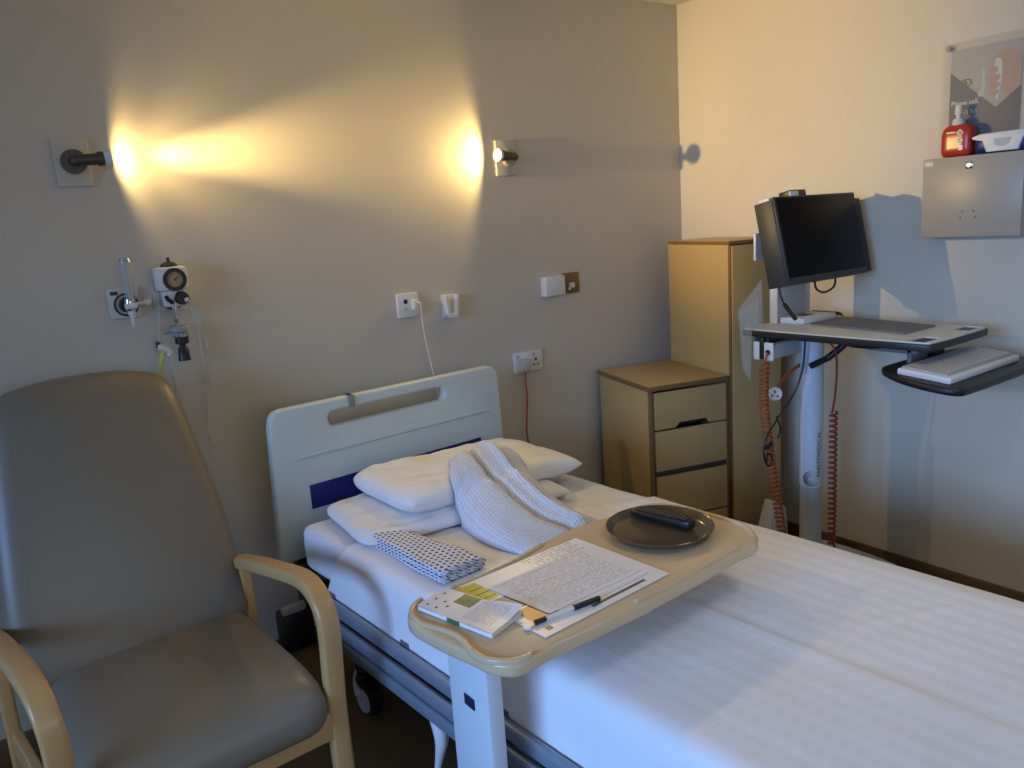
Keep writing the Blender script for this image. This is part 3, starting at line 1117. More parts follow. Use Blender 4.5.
bm = B()
grid(bm, sheet_pt, NP - 1, 150, uvf=lambda a, b: (PROF[min(int(round(a * (NP - 1))), NP - 1)][0], b * 1.7))
bmesh.ops.recalc_face_normals(bm, faces=bm.faces)
sh = solo('bed_sheet', bm, 'striped_sheet', 'white satin striped sheet spread over the bed and hanging down its near side', 'sheet', (-1.74, -.22, .49), sharp=80)
md = sh.modifiers.new('thick', 'SOLIDIFY')
md.thickness = .002
md.offset = 1


# pillows
def pillow_h(a, b, T_):
    e = max(0.0, (1 - a ** 8)) * max(0.0, (1 - b ** 6))
    return T_ * e ** .5


class Pillow:
    def __init__(s, cu, cv, zc, ang, w, d, tt, tb, seed, under=None, tilt=0.0):
        s.under, s.tilt = under, tilt
        s.cu, s.cv, s.zc, s.ang, s.w, s.d, s.tt, s.tb, s.seed = cu, cv, zc, R(ang), w, d, tt, tb, seed

    def plan(s, a, b):
        k = 1 - .055 * (1 - b * b) * (abs(a) ** 6) * 0 - .05 * (1 - (abs(b)) ** 2) * abs(a) ** 4
        k2 = 1 - .09 * (1 - a * a) * abs(b) ** 4
        q = .42 if a < 0 else .12
        x, y = a * s.w * k * math.sqrt(1 - q * b ** 4 / 2), b * s.d * k2 * math.sqrt(1 - q * a ** 4 / 2)
        return s.cu + x * math.cos(s.ang) - y * math.sin(s.ang), s.cv + x * math.sin(s.ang) + y * math.cos(s.ang)

    def top(s, a, b):
        n = .010 * nz3(a * 2.2 + s.seed, b * 2.2, s.seed) + .006 * nz3(a * 6, b * 5, s.seed + 4) * (1 + abs(b))
        edge = min(1, 4 * (1 - abs(a)), 4 * (1 - abs(b)))
        z = s.zc - s.tilt * a + pillow_h(a, b, s.tt) + n * max(0, edge)
        z = max(z, MZ + .011)
        if s.under:
            z = max(z, s.under.height(*s.plan(a, b)) + .004)
        return z

    def bot(s, a, b):
        u, v = s.plan(a, b)
        z = max(s.zc - s.tilt * a - pillow_h(a, b, s.tb), MZ + .010)
        if s.under:
            z = max(z, s.under.height(u, v) + .003)
        return min(z, s.top(a, b) - .0005)

    def mesh(s):
        bm = B()
        n = 44
        sn = lambda q: math.sin((2 * q - 1) * math.pi / 2)
        grid(bm, lambda p, q: BED @ Vector((*s.plan(sn(p), sn(q)), s.top(sn(p), sn(q)))), n, n)
        grid(bm, lambda p, q: BED @ Vector((*s.plan(sn(p), sn(q)), s.bot(sn(p), sn(q)))), n, n)
        bmesh.ops.remove_doubles(bm, verts=bm.verts, dist=1e-5)
        bmesh.ops.recalc_face_normals(bm, faces=bm.faces)
        return bm

    def height(s, u, v):
        x, y = u - s.cu, v - s.cv
        a = (x * math.cos(-s.ang) - y * math.sin(-s.ang)) / s.w
        b = (x * math.sin(-s.ang) + y * math.cos(-s.ang)) / s.d
        q = .42 if a < 0 else .12
        a0, b0 = a, b
        for _ in range(4):
            a, b = a0 / math.sqrt(1 - q * min(1, b ** 4) / 2), b0 / math.sqrt(1 - q * min(1, a ** 4) / 2)
        if abs(a) >= 1 or abs(b) >= 1:
            return MZ
        return s.top(a, b)


P1 = Pillow(-.082, -.365, .664, -9, .362, .220, .032, .022, 3.0)
P2 = Pillow(.036, -.325, .722, -2, .352, .215, .042, .045, 8.0, P1, .014)
solo('pillow', P1.mesh(), 'pillow_linen', 'lower white pillow, flatter and poking out under the other', 'pillow', BED @ Vector((-.075, -.36, .645)), 'white pillows', sharp=180)
solo('pillow.001', P2.mesh(), 'pillow_linen', 'upper plump white pillow against the blue stripe of the headboard', 'pillow', BED @ Vector((.045, -.30, .72)), 'white pillows', sharp=180)


def lerp(keys, t_):
    # smooth curve through the keys (finite difference tangents)
    n = len(keys)
    k = 0
    while k < n - 2 and t_ > keys[k + 1][0]:
        k += 1

    def tan(i):
        a, b = keys[max(i - 1, 0)], keys[min(i + 1, n - 1)]
        return [(y - x) / (b[0] - a[0]) for x, y in zip(a[1], b[1])]
    (t0, v0), (t1, v1) = keys[k], keys[k + 1]
    h = t1 - t0
    f = (t_ - t0) / h
    m0, m1 = tan(k), tan(k + 1)
    return tuple((2 * f ** 3 - 3 * f * f + 1) * a + (f ** 3 - 2 * f * f + f) * h * p + (-2 * f ** 3 + 3 * f * f) * b + (f ** 3 - f * f) * h * q for a, b, p, q in zip(v0, v1, m0, m1))


# waffle dressing gown draped over the pillows: left edge, right edge and crest height along its length
KEYS = [(0.0, (-.030, -.330, .12, -.350, .775)), (.12, (-.065, -.400, .130, -.425, .815)), (.28, (-.125, -.475, .130, -.50, .822)), (.5, (-.165, -.575, .118, -.60, .772)), (.75, (-.190, -.735, .112, -.74, .708)), (1.0, (-.165, -.890, .130, -.86, .672))]


def supp(u, v):
    return max(MZ + .004, P1.height(u, v), P2.height(u, v))


def robe_pt(s_, t_):
    lu, lv, ru, rv, zc = lerp(KEYS, t_)
    u, v = lu + (ru - lu) * s_, lv + (rv - lv) * s_
    v -= .02 * math.sin(math.pi * s_) * (t_ > .5)
    q = abs(2 * s_ - 1)
    edge = max(0.0, 1 - q ** 4.0) ** .5
    fold = 0.0
    v1 = .30 + .28 * t_                       # long dark valley between left lobe and the lapel
    fold -= .040 * math.exp(-((s_ - v1) / .040) ** 2) * min(1, t_ * 4)
    fold += .006 * math.exp(-((s_ - v1 + .14) / .10) ** 2)
    v2 = .66 + .12 * t_
    fold += .020 * math.exp(-((s_ - v2 + .05) / .045) ** 2)
    fold -= .026 * math.exp(-((s_ - v2 - .02) / .018) ** 2) * min(1, t_ * 2)
    fold += .005 * nz3(s_ * 5, t_ * 6, 11) + .003 * nz3(s_ * 12, t_ * 14, 5)
    endk = min(1, max(0, t_ / .06), max(0, (1 - t_) / .05)) ** .5
    sp = supp(u, v) + .006
    z = sp + max(.0, (zc + fold - sp)) * edge * endk
    return BED @ Vector((u, v, max(z, sp)))


bm = B()
grid(bm, robe_pt, 72, 84, uvf=lambda a, b: (a * .34, b * .62))
bmesh.ops.recalc_face_normals(bm, faces=bm.faces)
ro = solo('dressing_gown', bm, 'waffle', 'white waffle cotton dressing gown heaped over the pillows', 'dressing gown', BED @ Vector((-.04, -.6, .65)), sharp=180)
md = ro.modifiers.new('thick', 'SOLIDIFY')
md.thickness = .004
md.offset = 1

# folded hospital gown with lozenges: a flat pack of folded layers
def fold_layer(bm, zb, th, inset, seed, taper):
    # one folded layer: closed loop in cross-section, fold on the left, along v
    n = 40
    def f(a, b, want_uv=False):
        vv = -.455 - .385 * b
        L = -.425 - .004 * nz3(b * 4, seed, 0) + .012 * (1 - b) ** 2 * taper
        Rr = -.285 - inset - .055 * (1 - b) ** 1.5 * taper + .006 * nz3(b * 5, seed, 4)
        ang = a * 2 * math.pi
        c, s_ = math.cos(ang), math.sin(ang)
        w = (Rr - L) / 2
        x = (L + Rr) / 2 + w * math.copysign(abs(c) ** .35, c)
        z = zb + th / 2 + th / 2 * math.copysign(abs(s_) ** .5, s_)
        if want_uv:
            return (x + (z - zb) * 1.5, vv)
        z += .004 * nz3(x * 14, vv * 11, seed) + .0035 * nz3(x * 40, vv * 9, seed + 2) * b
        vv += .010 * nz3(x * 30, z * 60, seed) * b * b
        return BED @ Vector((x, vv, max(z, MZ + .0092)))
    grid(bm, f, n, 26, closed_u=True, uvf=lambda a, b: f(a, b, True))


bm = B()
fold_layer(bm, 0.6500, .010, .000, 1.0, 1)
fold_layer(bm, 0.6590, .010, .006, 5.0, 1)
fold_layer(bm, 0.6680, .010, .002, 9.0, 1)
fold_layer(bm, 0.6770, .009, .010, 13.0, 1)
bmesh.ops.remove_doubles(bm, verts=bm.verts, dist=1e-5)
for e_ in [e for e in bm.edges if e.is_boundary]:
    pass
bmesh.ops.holes_fill(bm, edges=[e for e in bm.edges if e.is_boundary], sides=60)
bmesh.ops.recalc_face_normals(bm, faces=bm.faces)
solo('hospital_gown', bm, 'lozenge_cotton', 'folded white hospital gown with small navy lozenges near the bed edge', 'gown', BED @ Vector((-.35, -.64, .646)), sharp=180)

# ------------------------------------------------------------------ overbed table
TZ = .776
t = thing('overbed_table', 'tan topped overbed table on a white post across the bed', 'overbed table', (-2.25, -1.48, 0))
OUT = [(-2.352, -1.379), (-2.326, -1.347), (-2.296, -1.342), (-2.229, -1.334), (-2.133, -1.326), (-2.013, -1.309), (-1.941, -1.288), (-1.811, -1.264), (-1.707, -1.280), (-1.596, -1.288), (-1.552, -1.314), (-1.536, -1.354), (-1.520, -1.427), (-1.513, -1.525), (-1.522, -1.579), (-1.551, -1.619), (-1.592, -1.643), (-1.608, -1.640), (-1.678, -1.642), (-1.786, -1.655), (-1.863, -1.659), (-1.966, -1.667), (-1.986, -1.668), (-2.128, -1.670), (-2.205, -1.667), (-2.255, -1.675), (-2.294, -1.674), (-2.317, -1.650), (-2.328, -1.623), (-2.331, -1.594), (-2.346, -1.534), (-2.358, -1.458), (-2.362, -1.413)]
OUTS = chaikin(OUT, 2)
bm = B()
slab(bm, [OUTS], TZ - .030, TZ - .001, .009, Matrix.Identity(4), 3)
top = part('tabletop', bm, 'tan_plastic', t)
rimA = [(-2.298, -1.345), (-2.32, -1.357), (-2.339, -1.379), (-2.348, -1.42), (-2.34, -1.453), (-2.328, -1.482), (-2.32, -1.517), (-2.322, -1.547), (-2.329, -1.585), (-2.326, -1.616), (-2.313, -1.641), (-2.293, -1.659), (-2.272, -1.666), (-2.256, -1.665)]
rimB = [(-1.985, -1.652), (-1.90, -1.649), (-1.80, -1.642), (-1.70, -1.632), (-1.645, -1.628)]
rimC = [(-2.22, -1.345), (-2.13, -1.337), (-2.02, -1.321), (-1.945, -1.301)]
rimD = [(-1.66, -1.292), (-1.60, -1.300), (-1.566, -1.325), (-1.548, -1.365), (-1.533, -1.43), (-1.527, -1.52), (-1.538, -1.575), (-1.560, -1.605)]
for rim in (rimA, rimB, rimC, rimD):
    bm = B()
    tube(bm, [(x, y, TZ - .002) for x, y in rim], 0, n=6, section=rsection(.015, .012, .005), upv=(0, 0, 1))
    part('raised_lip', bm, 'tan_plastic', top)
bm = B()
b2(bm, -2.280, -2.243, -1.545, -1.398, .105, TZ - .03, .006)
post = part('post', bm, 'post_white', t)
bm = B()
box(bm, (-2.2815, -1.478, .600), (.003, .036, .024), .001)
part('maker_label', bm, 'navy', post, 'small navy label')
bm = B()
b2(bm, -2.30, -1.78, -1.52, -1.44, TZ - .052, TZ - .0295, .006)
part('top_bracket', bm, 'light_grey', t)
bm = B()
b2(bm, -2.30, -2.19, -1.80, -1.16, .055, .115, .012)
for y in (-1.77, -1.19):
    b2(bm, -2.27, -1.62, y - .028, y + .028, .055, .10, .012)
part('base', bm, 'post_white', t)
for x, y in ((-2.24, -1.77), (-2.24, -1.19), (-1.65, -1.77), (-1.65, -1.19)):
    bm = B()
    cyl(bm, (x - .014, y, .026), (x + .014, y, .026), .026, .026, 20, .006)
    cyl(bm, (x, y, .05), (x, y, .07), .012, .012, 12)
    part('castor', bm, 'dark_grey', t)

Z = TZ + .0005
bm = B()
quad_sheet(bm, [(-2.203, -1.640), (-1.846, -1.614), (-1.864, -1.330), (-2.222, -1.352)], Z, .0012)
solo('placemat', bm, 'placemat_print', 'large printed laminated sheet with coloured boxes lying flat on the table', 'placemat', (-2.03, -1.48, Z))
Z2 = Z + .0018
bm = B()
quad_sheet(bm, [(-2.143, -1.578), (-1.880, -1.566), (-1.893, -1.392), (-2.172, -1.402)], Z2 + .0006, .0008)
solo('form_sheet', bm, 'form_print', 'topmost white form covered in small print on the table', 'paper', (-2.02, -1.48, Z2 + .0006), 'loose papers on the table')
bm = B()
quad_sheet(bm, [(-2.120, -1.590), (-1.862, -1.576), (-1.876, -1.420), (-2.135, -1.434)], Z2 - .0004, .0006)
solo('form_sheet.001', bm, 'paper', 'white sheet just showing under the edge of the printed form', 'paper', (-2.0, -1.5, Z2 - .0004), 'loose papers on the table')
t = thing('booklet', 'white folded leaflet pack with a green box at the table end nearest the armchair', 'booklet', (-2.25, -1.455, Z))
bm = B()
quad_sheet(bm, [(-2.277, -1.574), (-2.180, -1.540), (-2.245, -1.353), (-2.325, -1.380)], Z, .0085)
part('pages', bm, 'paper', t)
bm = B()
ca, cb, cc, cd = Vector((-2.278, -1.575, 0)), Vector((-2.179, -1.541, 0)), Vector((-2.244, -1.352, 0)), Vector((-2.326, -1.379, 0))


def cover(a, b):
    p = ca.lerp(cb, a).lerp(cd.lerp(cc, a), b)
    lift = .010 * max(0, a - .55) ** 1.2 * max(0, .45 - b) * 6 + .0012 * math.sin(b * 9)
    return Vector((p.x, p.y, Z + .0092 + .0012 + lift))


grid(bm, cover, 16, 24)
cv = part('cover', bm, 'leaflet_print', t, sharp=180)
bm = B()
pa, pb_ = ca.lerp(cd, .42), ca.lerp(cd, .58)
box(bm, (0, 0, 0), ((pb_ - pa).length, .008, .0012), 0, frame((pa + pb_) / 2 + Vector((-.0004, -.0002, Z + .0048)), pb_ - pa, (0, 0, 1)))
part('green_tab', bm, 'green_print', t, 'green band on the spine')
t = thing('pen', 'slim pale pen with black grip lying beside the form sheet', 'pen', (-2.12, -1.595, Z))
pz = Z + .0068
d0, d1 = Vector((-2.205, -1.590, pz)), Vector((-2.035, -1.602, pz))
bm = B()
cyl(bm, d0.lerp(d1, .22), d0.lerp(d1, .72), .0042, .0042, 12)
part('barrel', bm, 'white_plastic', t)
bm = B()
cyl(bm, d0.lerp(d1, .62), d0.lerp(d1, 1.0), .0058, .0055, 16, .001)
part('grip', bm, 'black_plastic', t, 'black grip')
bm = B()
cyl(bm, d0.lerp(d1, .09), d0.lerp(d1, .24), .0052, .0048, 12, .001)
part('end_band', bm, 'black_plastic', t, 'black band')
bm = B()
lathe(bm, [(0, -.003), (.009, -.003), (.011, 0), (.009, .003), (0, .003)], T(d0.x, d0.y, pz - .003), 20)
part('clip_disc', bm, 'white_plastic', t, 'white round end')

TC = Vector((-1.696, -1.442, 0))
bm = B()
lathe(bm, [(0, 0), (.105, 0), (.116, .005), (.126, .016), (.1285, .0185), (.1265, .0200), (.1235, .0185), (.1135, .0065), (.104, .003), (0, .003)], T(TC.x, TC.y, Z), 64)
solo('round_tray', bm, 'tray_brown', 'round brown tray under the remote on the overbed table', 'tray', (TC.x, TC.y, Z))
RM = T(-1.657, -1.415, Z + .0035) @ rotz(R(9))
t = thing('remote_control', 'black remote control lying on the round brown tray', 'remote', (-1.657, -1.415, Z + .0035))


def rem_def(x, y, z):
    k = y / .085
    return x * (1 - .10 * k * k + .06 * k), y, z * (1 - .25 * k) + .0


bm = B()
puff(bm, (.0200, .086, .0105), .009, 10, rem_def, RM @ T(0, 0, .0150))
part('body', bm, 'black_plastic', t)
bm = B()
grid(bm, lambda a, b: RM @ Vector(((a - .5) * .031, (b - .5) * .150, .0258 - .0029 * (b - .5) * 1.75 + .0005)), 6, 16)
part('keypad', bm, 'remote_keys', t, 'rows of small grey keys')

# ------------------------------------------------------------------ bedside cabinet and tall wardrobe, turned a little from the wall
CB = T(-.746, -.485, 0) @ rotz(R(-16.1))
BW, BD, BH = .380, .470, .836
t = thing('bedside_cabinet', 'low oak laminate bedside cabinet with three drawers against the tall one', 'cabinet', (-.746, -.485, 0))
bm = B()
b2(bm, .004, .018, .018, BD, .06, BH - .022, .001, CB)
b2(bm, BW - .018, BW - .004, .018, BD, .06, BH - .022, .001, CB)
b2(bm, .018, BW - .018, BD - .012, BD, .06, BH - .022, 0, CB)
b2(bm, .018, BW - .018, .02, BD - .012, .06, .078, 0, CB)
b2(bm, .018, BW - .018, .04, BD - .02, 0.0, .06, 0, CB)
part('carcass', bm, 'oak_laminate', t)
bm = B()
b2(bm, -.008, BW, -.002, BD, BH - .022, BH - .0015, .002, CB)
tp = part('top', bm, 'oak_edge', t, 'top with darker edging')
bm = B()
b2(bm, -.004, BW - .004, .002, BD - .004, BH - .003, BH, .001, CB)
part('top_panel', bm, 'oak_laminate', tp, 'lighter top surface')
bm = B()
for x0, x1 in ((0, .016), (BW - .016, BW)):
    b2(bm, x0, x1, .004, .02, .0, BH - .022, .001, CB)
part('front_edging', bm, 'oak_edge', t, 'darker upright edging')
zs = [(.650, .806), (.472, .642), (.262, .446), (.075, .254)]
CBX = CB @ XZ
for i, (z0, z1) in enumerate(zs):
    ol = [(.020, z0), (.020, z1), (BW - .020, z1), (BW - .020, z0)]
    if i == 0:
        mid = BW / 2 + .005
        ol = [(.020, z0), (.020, z1), (BW - .020, z1), (BW - .020, z0), (mid + .082, z0), (mid + .068, z0 + .020), (mid - .062, z0 + .020), (mid - .082, z0)]
    bm = B()
    slab(bm, [ol], -.012, 0.004, .001, CBX)
    d = part('drawer', bm, 'oak_laminate', t)
    bm = B()
    b2(bm, .024, BW - .024, .03, BD - .05, z0 - .002, z1 - .05, 0, CB)
    part('drawer_box', bm, 'black_plastic' if i < 2 else 'oak_edge', d, 'dark inside of the drawer')
    if i == 2:
        bm = B()
        b2(bm, .021, BW - .021, .006, .03, z1 + .002, z1 + .024, .002, CB)
        part('drawer_rail', bm, 'dark_grey', d, 'dark slot above the drawer')

TW, TH = .250, 1.392
WB = CB @ T(BW + .002, 0, 0)
t = thing('wardrobe', 'tall narrow oak laminate wardrobe in the corner behind the computer cart', 'wardrobe', WB @ Vector((0, 0, 0)))
bm = B()
b2(bm, 0, .018, .004, BD, 0, TH - .016, .001, WB)
b2(bm, TW - .018, TW, .004, BD, 0, TH - .016, .001, WB)
b2(bm, .018, TW - .018, BD - .012, BD, .05, TH - .016, 0, WB)
b2(bm, .018, TW - .018, .05, BD - .012, .05, .068, 0, WB)
b2(bm, .018, TW - .018, .05, .065, 0, .05, 0, WB)
part('carcass', bm, 'oak_laminate', t)
bm = B()
b2(bm, -.001, TW + .003, -.003, BD, TH - .016, TH - .0015, .002, WB)
tp = part('top', bm, 'oak_edge', t, 'top with darker edging')
bm = B()
b2(bm, .002, TW, .002, BD - .004, TH - .003, TH, .001, WB)
part('top_panel', bm, 'oak_laminate', tp)
bm = B()
b2(bm, .006, TW - .003, -.016, .002, .06, TH - .020, .002, WB)
d = part('door', bm, 'oak_laminate', t)
bm = B()
b2(bm, .0, .0055, -.010, .006, .0, TH - .018, .001, WB)
part('front_edging', bm, 'oak_edge', t, 'darker upright edging')

# ------------------------------------------------------------------ computer cart
CX, CY = -.375, -.975
t = thing('computer_cart', 'white height adjustable computer cart with keyboard shelf beside the right wall', 'computer cart', (CX, CY, 0))
DZ = 1.08
desk = chaikin([(-.600, -.830), (-.590, -1.500), (-.575, -1.522), (-.205, -1.518), (-.187, -1.500), (-.170, -.845), (-.19, -.825), (-.585, -.820)], 1)
holesD = [[(-.575, -1.435), (-.575, -1.492), (-.470, -1.497), (-.470, -1.440)], [(-.300, -1.445), (-.300, -1.497), (-.205, -1.497), (-.205, -1.445)]]
bm = B()
slab(bm, [desk], DZ - .028, DZ - .005, .003)
dk = part('desk_edge', bm, 'black_plastic', t, 'black underside and edge of the desk')
bm = B()
slab(bm, [[(x + (.004 if x < -.38 else -.004), y + (.004 if y < -1.2 else -.004)) for x, y in desk], ] + holesD, DZ - .006, DZ, .001)
part('desk_top', bm, 'cream_plastic', t, 'cream desk surface')
bm = B()
lathe(bm, [(0, .025), (.041, .025), (.041, .415), (.0425, .419), (.0425, .437)], T(CX, CY, 0), 36)
lathe(bm, [(.0400, .435), (.0400, DZ - .045), (0, DZ - .045)], T(CX, CY, 0), 36)
part('column_base', B() if False else bm, 'light_grey', t)
bm = B()
lathe(bm, [(.0430, .445), (.0430, .450), (.0420, DZ - .046), (0, DZ - .045)], T(CX, CY, 0), 36)
lathe(bm, [(.0400, .444), (.0430, .445)], T(CX, CY, 0), 36)
cl = part('column', bm, 'post_white', t, 'pale upper column')
# logo and lettering wrapped round the column
CA = R(216)        # direction of the viewer's side of the column
def on_column(bm, r_, base):
    for v in bm.verts:
        x, y, z = v.co
        a = base + x / r_
        rr = r_ + z
        v.co = Vector((CX + rr * math.cos(a), CY + rr * math.sin(a), y))
    return bm


bm = B()
text(bm, 'PARITYMEDICAL', .0225, T(.028, .488, .0012) @ rotz(R(90)), .0004, 'LEFT', 1.12)
bmesh.ops.subdivide_edges(bm, edges=[e for e in bm.edges if e.calc_length() > .004], cuts=2)
part('lettering', on_column(bm, .0430, CA), 'black_plastic', cl, 'black upright lettering')
bm = B()
for rr_, w_, a0, a1 in ((.0290, .0050, 80, 330), (.0205, .0036, 70, 320), (.0130, .0026, 60, 300)):
    n_ = 26
    o_ = [(rr_ * math.cos(R(a0 + (a1 - a0) * i / n_)), rr_ * math.sin(R(a0 + (a1 - a0) * i / n_))) for i in range(n_ + 1)]
    i_ = [((rr_ - w_ * math.sin(math.pi * i / n_)) * math.cos(R(a0 + (a1 - a0) * i / n_)), (rr_ - w_ * math.sin(math.pi * i / n_)) * math.sin(R(a0 + (a1 - a0) * i / n_))) for i in range(n_, -1, -1)]
    slab(bm, [o_ + i_[1:-1]], 0.0008, .0018, 0, T(-.002, .482, 0))
part('swirl_emblem', on_column(bm, .0430, CA), 'black_plastic', cl, 'black swirl emblem')
bm = B()
cyl(bm, (CX, CY, DZ - .05), (CX, CY, DZ - .021), .065, .065, 28, .004)
b2(bm, CX - .10, CX + .10, CY - .16, CY + .07, DZ - .034, DZ - .021, .003)
part('desk_mount', bm, 'black_plastic', t)
bm = B()
slab(bm, [chaikin([(-.60, -.72), (-.64, -.85), (-.60, -1.10), (-.50, -1.26), (-.19, -1.26), (-.105, -1.20), (-.095, -.84), (-.16, -.76)], 2)], .045, .105, .022, Matrix.Identity(4), 3)
part('wheeled_base', bm, 'post_white', t)
for x, y in ((-.54, -.80), (-.54, -1.16), (-.15, -.84), (-.17, -1.18)):
    bm = B()
    cyl(bm, (x, y - .012, .030), (x, y + .012, .030), .030, .030, 20, .006)
    cyl(bm, (x, y, .04), (x, y, .06), .010, .010, 12)
    part('castor', bm, 'black_plastic', t)
# pale tapered cover beside the column foot
bm = B()
slab(bm, [[(0, .10), (.19, .10), (.165, .30), (.10, .34)]], -.03, .03, .006, T(-.49, -.80, 0) @ XZ)
part('foot_cover', bm, 'light_grey', t, 'pale tapered cover at the column foot')
# power supply cradle under the desk
bm = B()
b2(bm, -.585, -.40, -.955, -.872, .972, 1.028, .006)
psu = part('power_supply', bm, 'light_grey', t)
bm = B()
b2(bm, -.592, -.583, -.958, -.918, .966, 1.034, .006)
b2(bm, -.592, -.583, -.900, -.872, .966, 1.034, .003)
part('supply_face', bm, 'white_plastic', psu, 'white end face')
bm = B()
b2(bm, -.594, -.560, -.918, -.900, .970, 1.050, .002)
b2(bm, -.58, -.42, -.93, -.89, 1.026, 1.050, .004)
cyl(bm, (-.590, -.938, .998), (-.596, -.938, .998), .010, .010, 16)
part('supply_inlet', bm, 'black_plastic', psu, 'black inlet')
bm = B()
b2(bm, -.586, -.40, -.875, -.868, .965, DZ - .02, .001)
part('cradle', bm, 'mid_grey', t)
# keyboard shelf
KB = T(-.405, -1.52, .989) @ Matrix.Rotation(R(5), 4, 'X')
bm = B()
tray_o = chaikin([(-.270, -.125), (-.20, -.138), (.26, -.138), (.32, -.10), (.32, .10), (.25, .15), (-.12, .165), (-.20, .155), (-.27, .02)], 2)
slab(bm, [tray_o], -.036, -.012, .009, KB, 3)
part('keyboard_shelf', bm, 'black_plastic', t)
bm = B()
slab(bm, [chaikin([(.12, .10), (.20, .15), (.24, .24), (.20, .29), (.10, .28), (.07, .18)], 2)], -.010, .006, .004, KB)
part('mouse_platform', bm, 'dark_grey', t, 'dark rounded mouse platform')
bm = B()
cyl(bm, (-.44, -1.24, DZ - .022), (-.44, -1.24, DZ - .050), .095, .080, 32, .004)
part('swivel_disc', bm, 'black_plastic', t)
bm = B()
b2(bm, -.475, -.365, -1.42, -1.25, DZ - .062, DZ - .040, .004)
box(bm, (-.42, -1.395, .998), (.11, .016, .085), .003)
b2(bm, -.475, -.365, -1.50, -1.39, .955, .968, .003)
part('shelf_arm', bm, 'mid_grey', t, 'grey bracket arm')
# monitor post
bm = B()
b2(bm, -.425, -.245, -.858, -.828, DZ - .001, 1.40, .005)
part('monitor_post', bm, 'light_grey', t)
bm = B()
b2(bm, -.432, -.424, -.860, -.827, DZ - .001, 1.30, .001)
part('post_edge', bm, 'white_plastic', t, 'white post edge')

# document pocket of clear plastic hanging at the cart's back end
bm = B()
pk = [(-.815, 1.15), (-.920, 1.265), (-.925, 1.10), (-.878, 1.09), (-.868, .885), (-.835, .93)]
t0 = B()
slab(t0, [pk], 0, .003, 0, frame((-.607, 0, 0), (0, 1, 0), (0, 0, 1)))
merge(bm, t0)
t0 = B()
slab(t0, [[(-.825, 1.14), (-.915, 1.20), (-.918, 1.10), (-.84, 1.09)]], 0, .002, 0, frame((-.616, 0, 0), (0, 1, 0), (0, 0, 1)))
merge(bm, t0)
b2(bm, -.614, -.606, -.842, -.838, 1.09, 1.14)
pk_o = solo('document_pocket', bm, 'clear_plastic', 'clear plastic document pocket at the back end of the cart desk', 'document pocket', (-.60, -.82, .95))

# monitor
MM = T(-.345, -.985, 1.395) @ Matrix.Rotation(R(-12), 4, 'X')
t = thing('computer_monitor', 'black screen monitor tilted up on the cart post', 'monitor', MM @ Vector((0, 0, 0)))
bm = B()
b2(bm, -.252, .252, -.002, .075, -.155, .150, .004, MM)
part('housing', bm, 'dark_grey', t)
bm = B()
b2(bm, -.250, .250, -.010, 0, -.155, .158, .004, MM)
part('bezel', bm, 'dark_grey', t)
bm = B()
b2(bm, -.240, .243, -.012, -.004, -.132, .152, .002, MM)
part('screen', bm, 'screen_glass', t, 'glossy black screen')
bm = B()
b2(bm, .254, .292, -.004, .030, -.150, .135, .004, MM)
part('side_wing', bm, 'black_plastic', t, 'black side wing')
bm = B()
b2(bm, -.25, -.22, .010, .055, .149, .160, .002, MM)
part('top_clip', bm, 'white_plastic', t)
bm = B()
b2(bm, -.135, -.040, .0, .05, .155, .182, .004, MM)
wc = part('webcam', bm, 'black_plastic', t)
bm = B()
b2(bm, -.145, -.095, -.006, .0, .157, .176, .002, MM)
part('webcam_front', bm, 'white_plastic', wc, 'white front')
bm = B()
tube(bm, [MM @ Vector(p) for p in ((-.055, .02, -.152), (-.035, .03, -.185), (.02, .035, -.200), (.075, .03, -.185), (.095, .03, -.152))], .004, 8)
part('cable_loop', bm, 'black_plastic', t)
bm = B()
box(bm, (-.345, -.842, 1.38), (.11, .05, .11), .004)
part('mount_plate', bm, 'mid_grey', t)
bm = B()
box(bm, (-.512, -.838, 1.375), (.05, .010, .10), .002)
box(bm, (-.46, -.838, 1.375), (.12, .008, .03), .001)
part('side_tag', bm, 'white_plastic', t, 'white tag')
bm = B()
tube(bm, [MM @ Vector(p) for p in ((-.225, .05, -.152), (-.225, .05, -.185), (-.240, .03, -.22))], .0035, 8)
tube(bm, [MM @ Vector(p) for p in ((-.240, .03, -.218), (-.262, -.02, -.275))], .0075, 10)
part('short_lead', bm, 'black_plastic', t)

# things on the cart desk
bm = B()
slab(bm, [[(-.470, -1.375), (-.262, -1.372), (-.200, -.985), (-.408, -.985)]], DZ + .0002, DZ + .006, .001)
solo('desk_mat', bm, 'mid_grey', 'flat dark grey mat lying on the cart desk', 'mat', (-.33, -1.18, DZ))
t = thing('paper_folder', 'white folder with dark flap at the foot of the monitor', 'folder', (-.33, -.92, DZ))
bm = B()
b2(bm, -.425, -.215, -.970, -.868, DZ + .0005, DZ + .022, .003)
part('folder_body', bm, 'white_plastic', t)
bm = B()
b2(bm, -.36, -.30, -.93, -.89, DZ + .0215, DZ + .024, .0005)
part('card', bm, 'dark_grey', t, 'dark card on top')
bm = B()
grid(bm, lambda a, b: Vector((-.218 + .050 * b, -.972 + .104 * a, DZ + .022 - .0195 * b + .004 * math.sin(b * math.pi))), 6, 10)
bmesh.ops.solidify(bm, geom=list(bm.faces), thickness=.003)
bmesh.ops.recalc_face_normals(bm, faces=bm.faces)
part('flap', bm, 'black_plastic', t, 'dark flap')
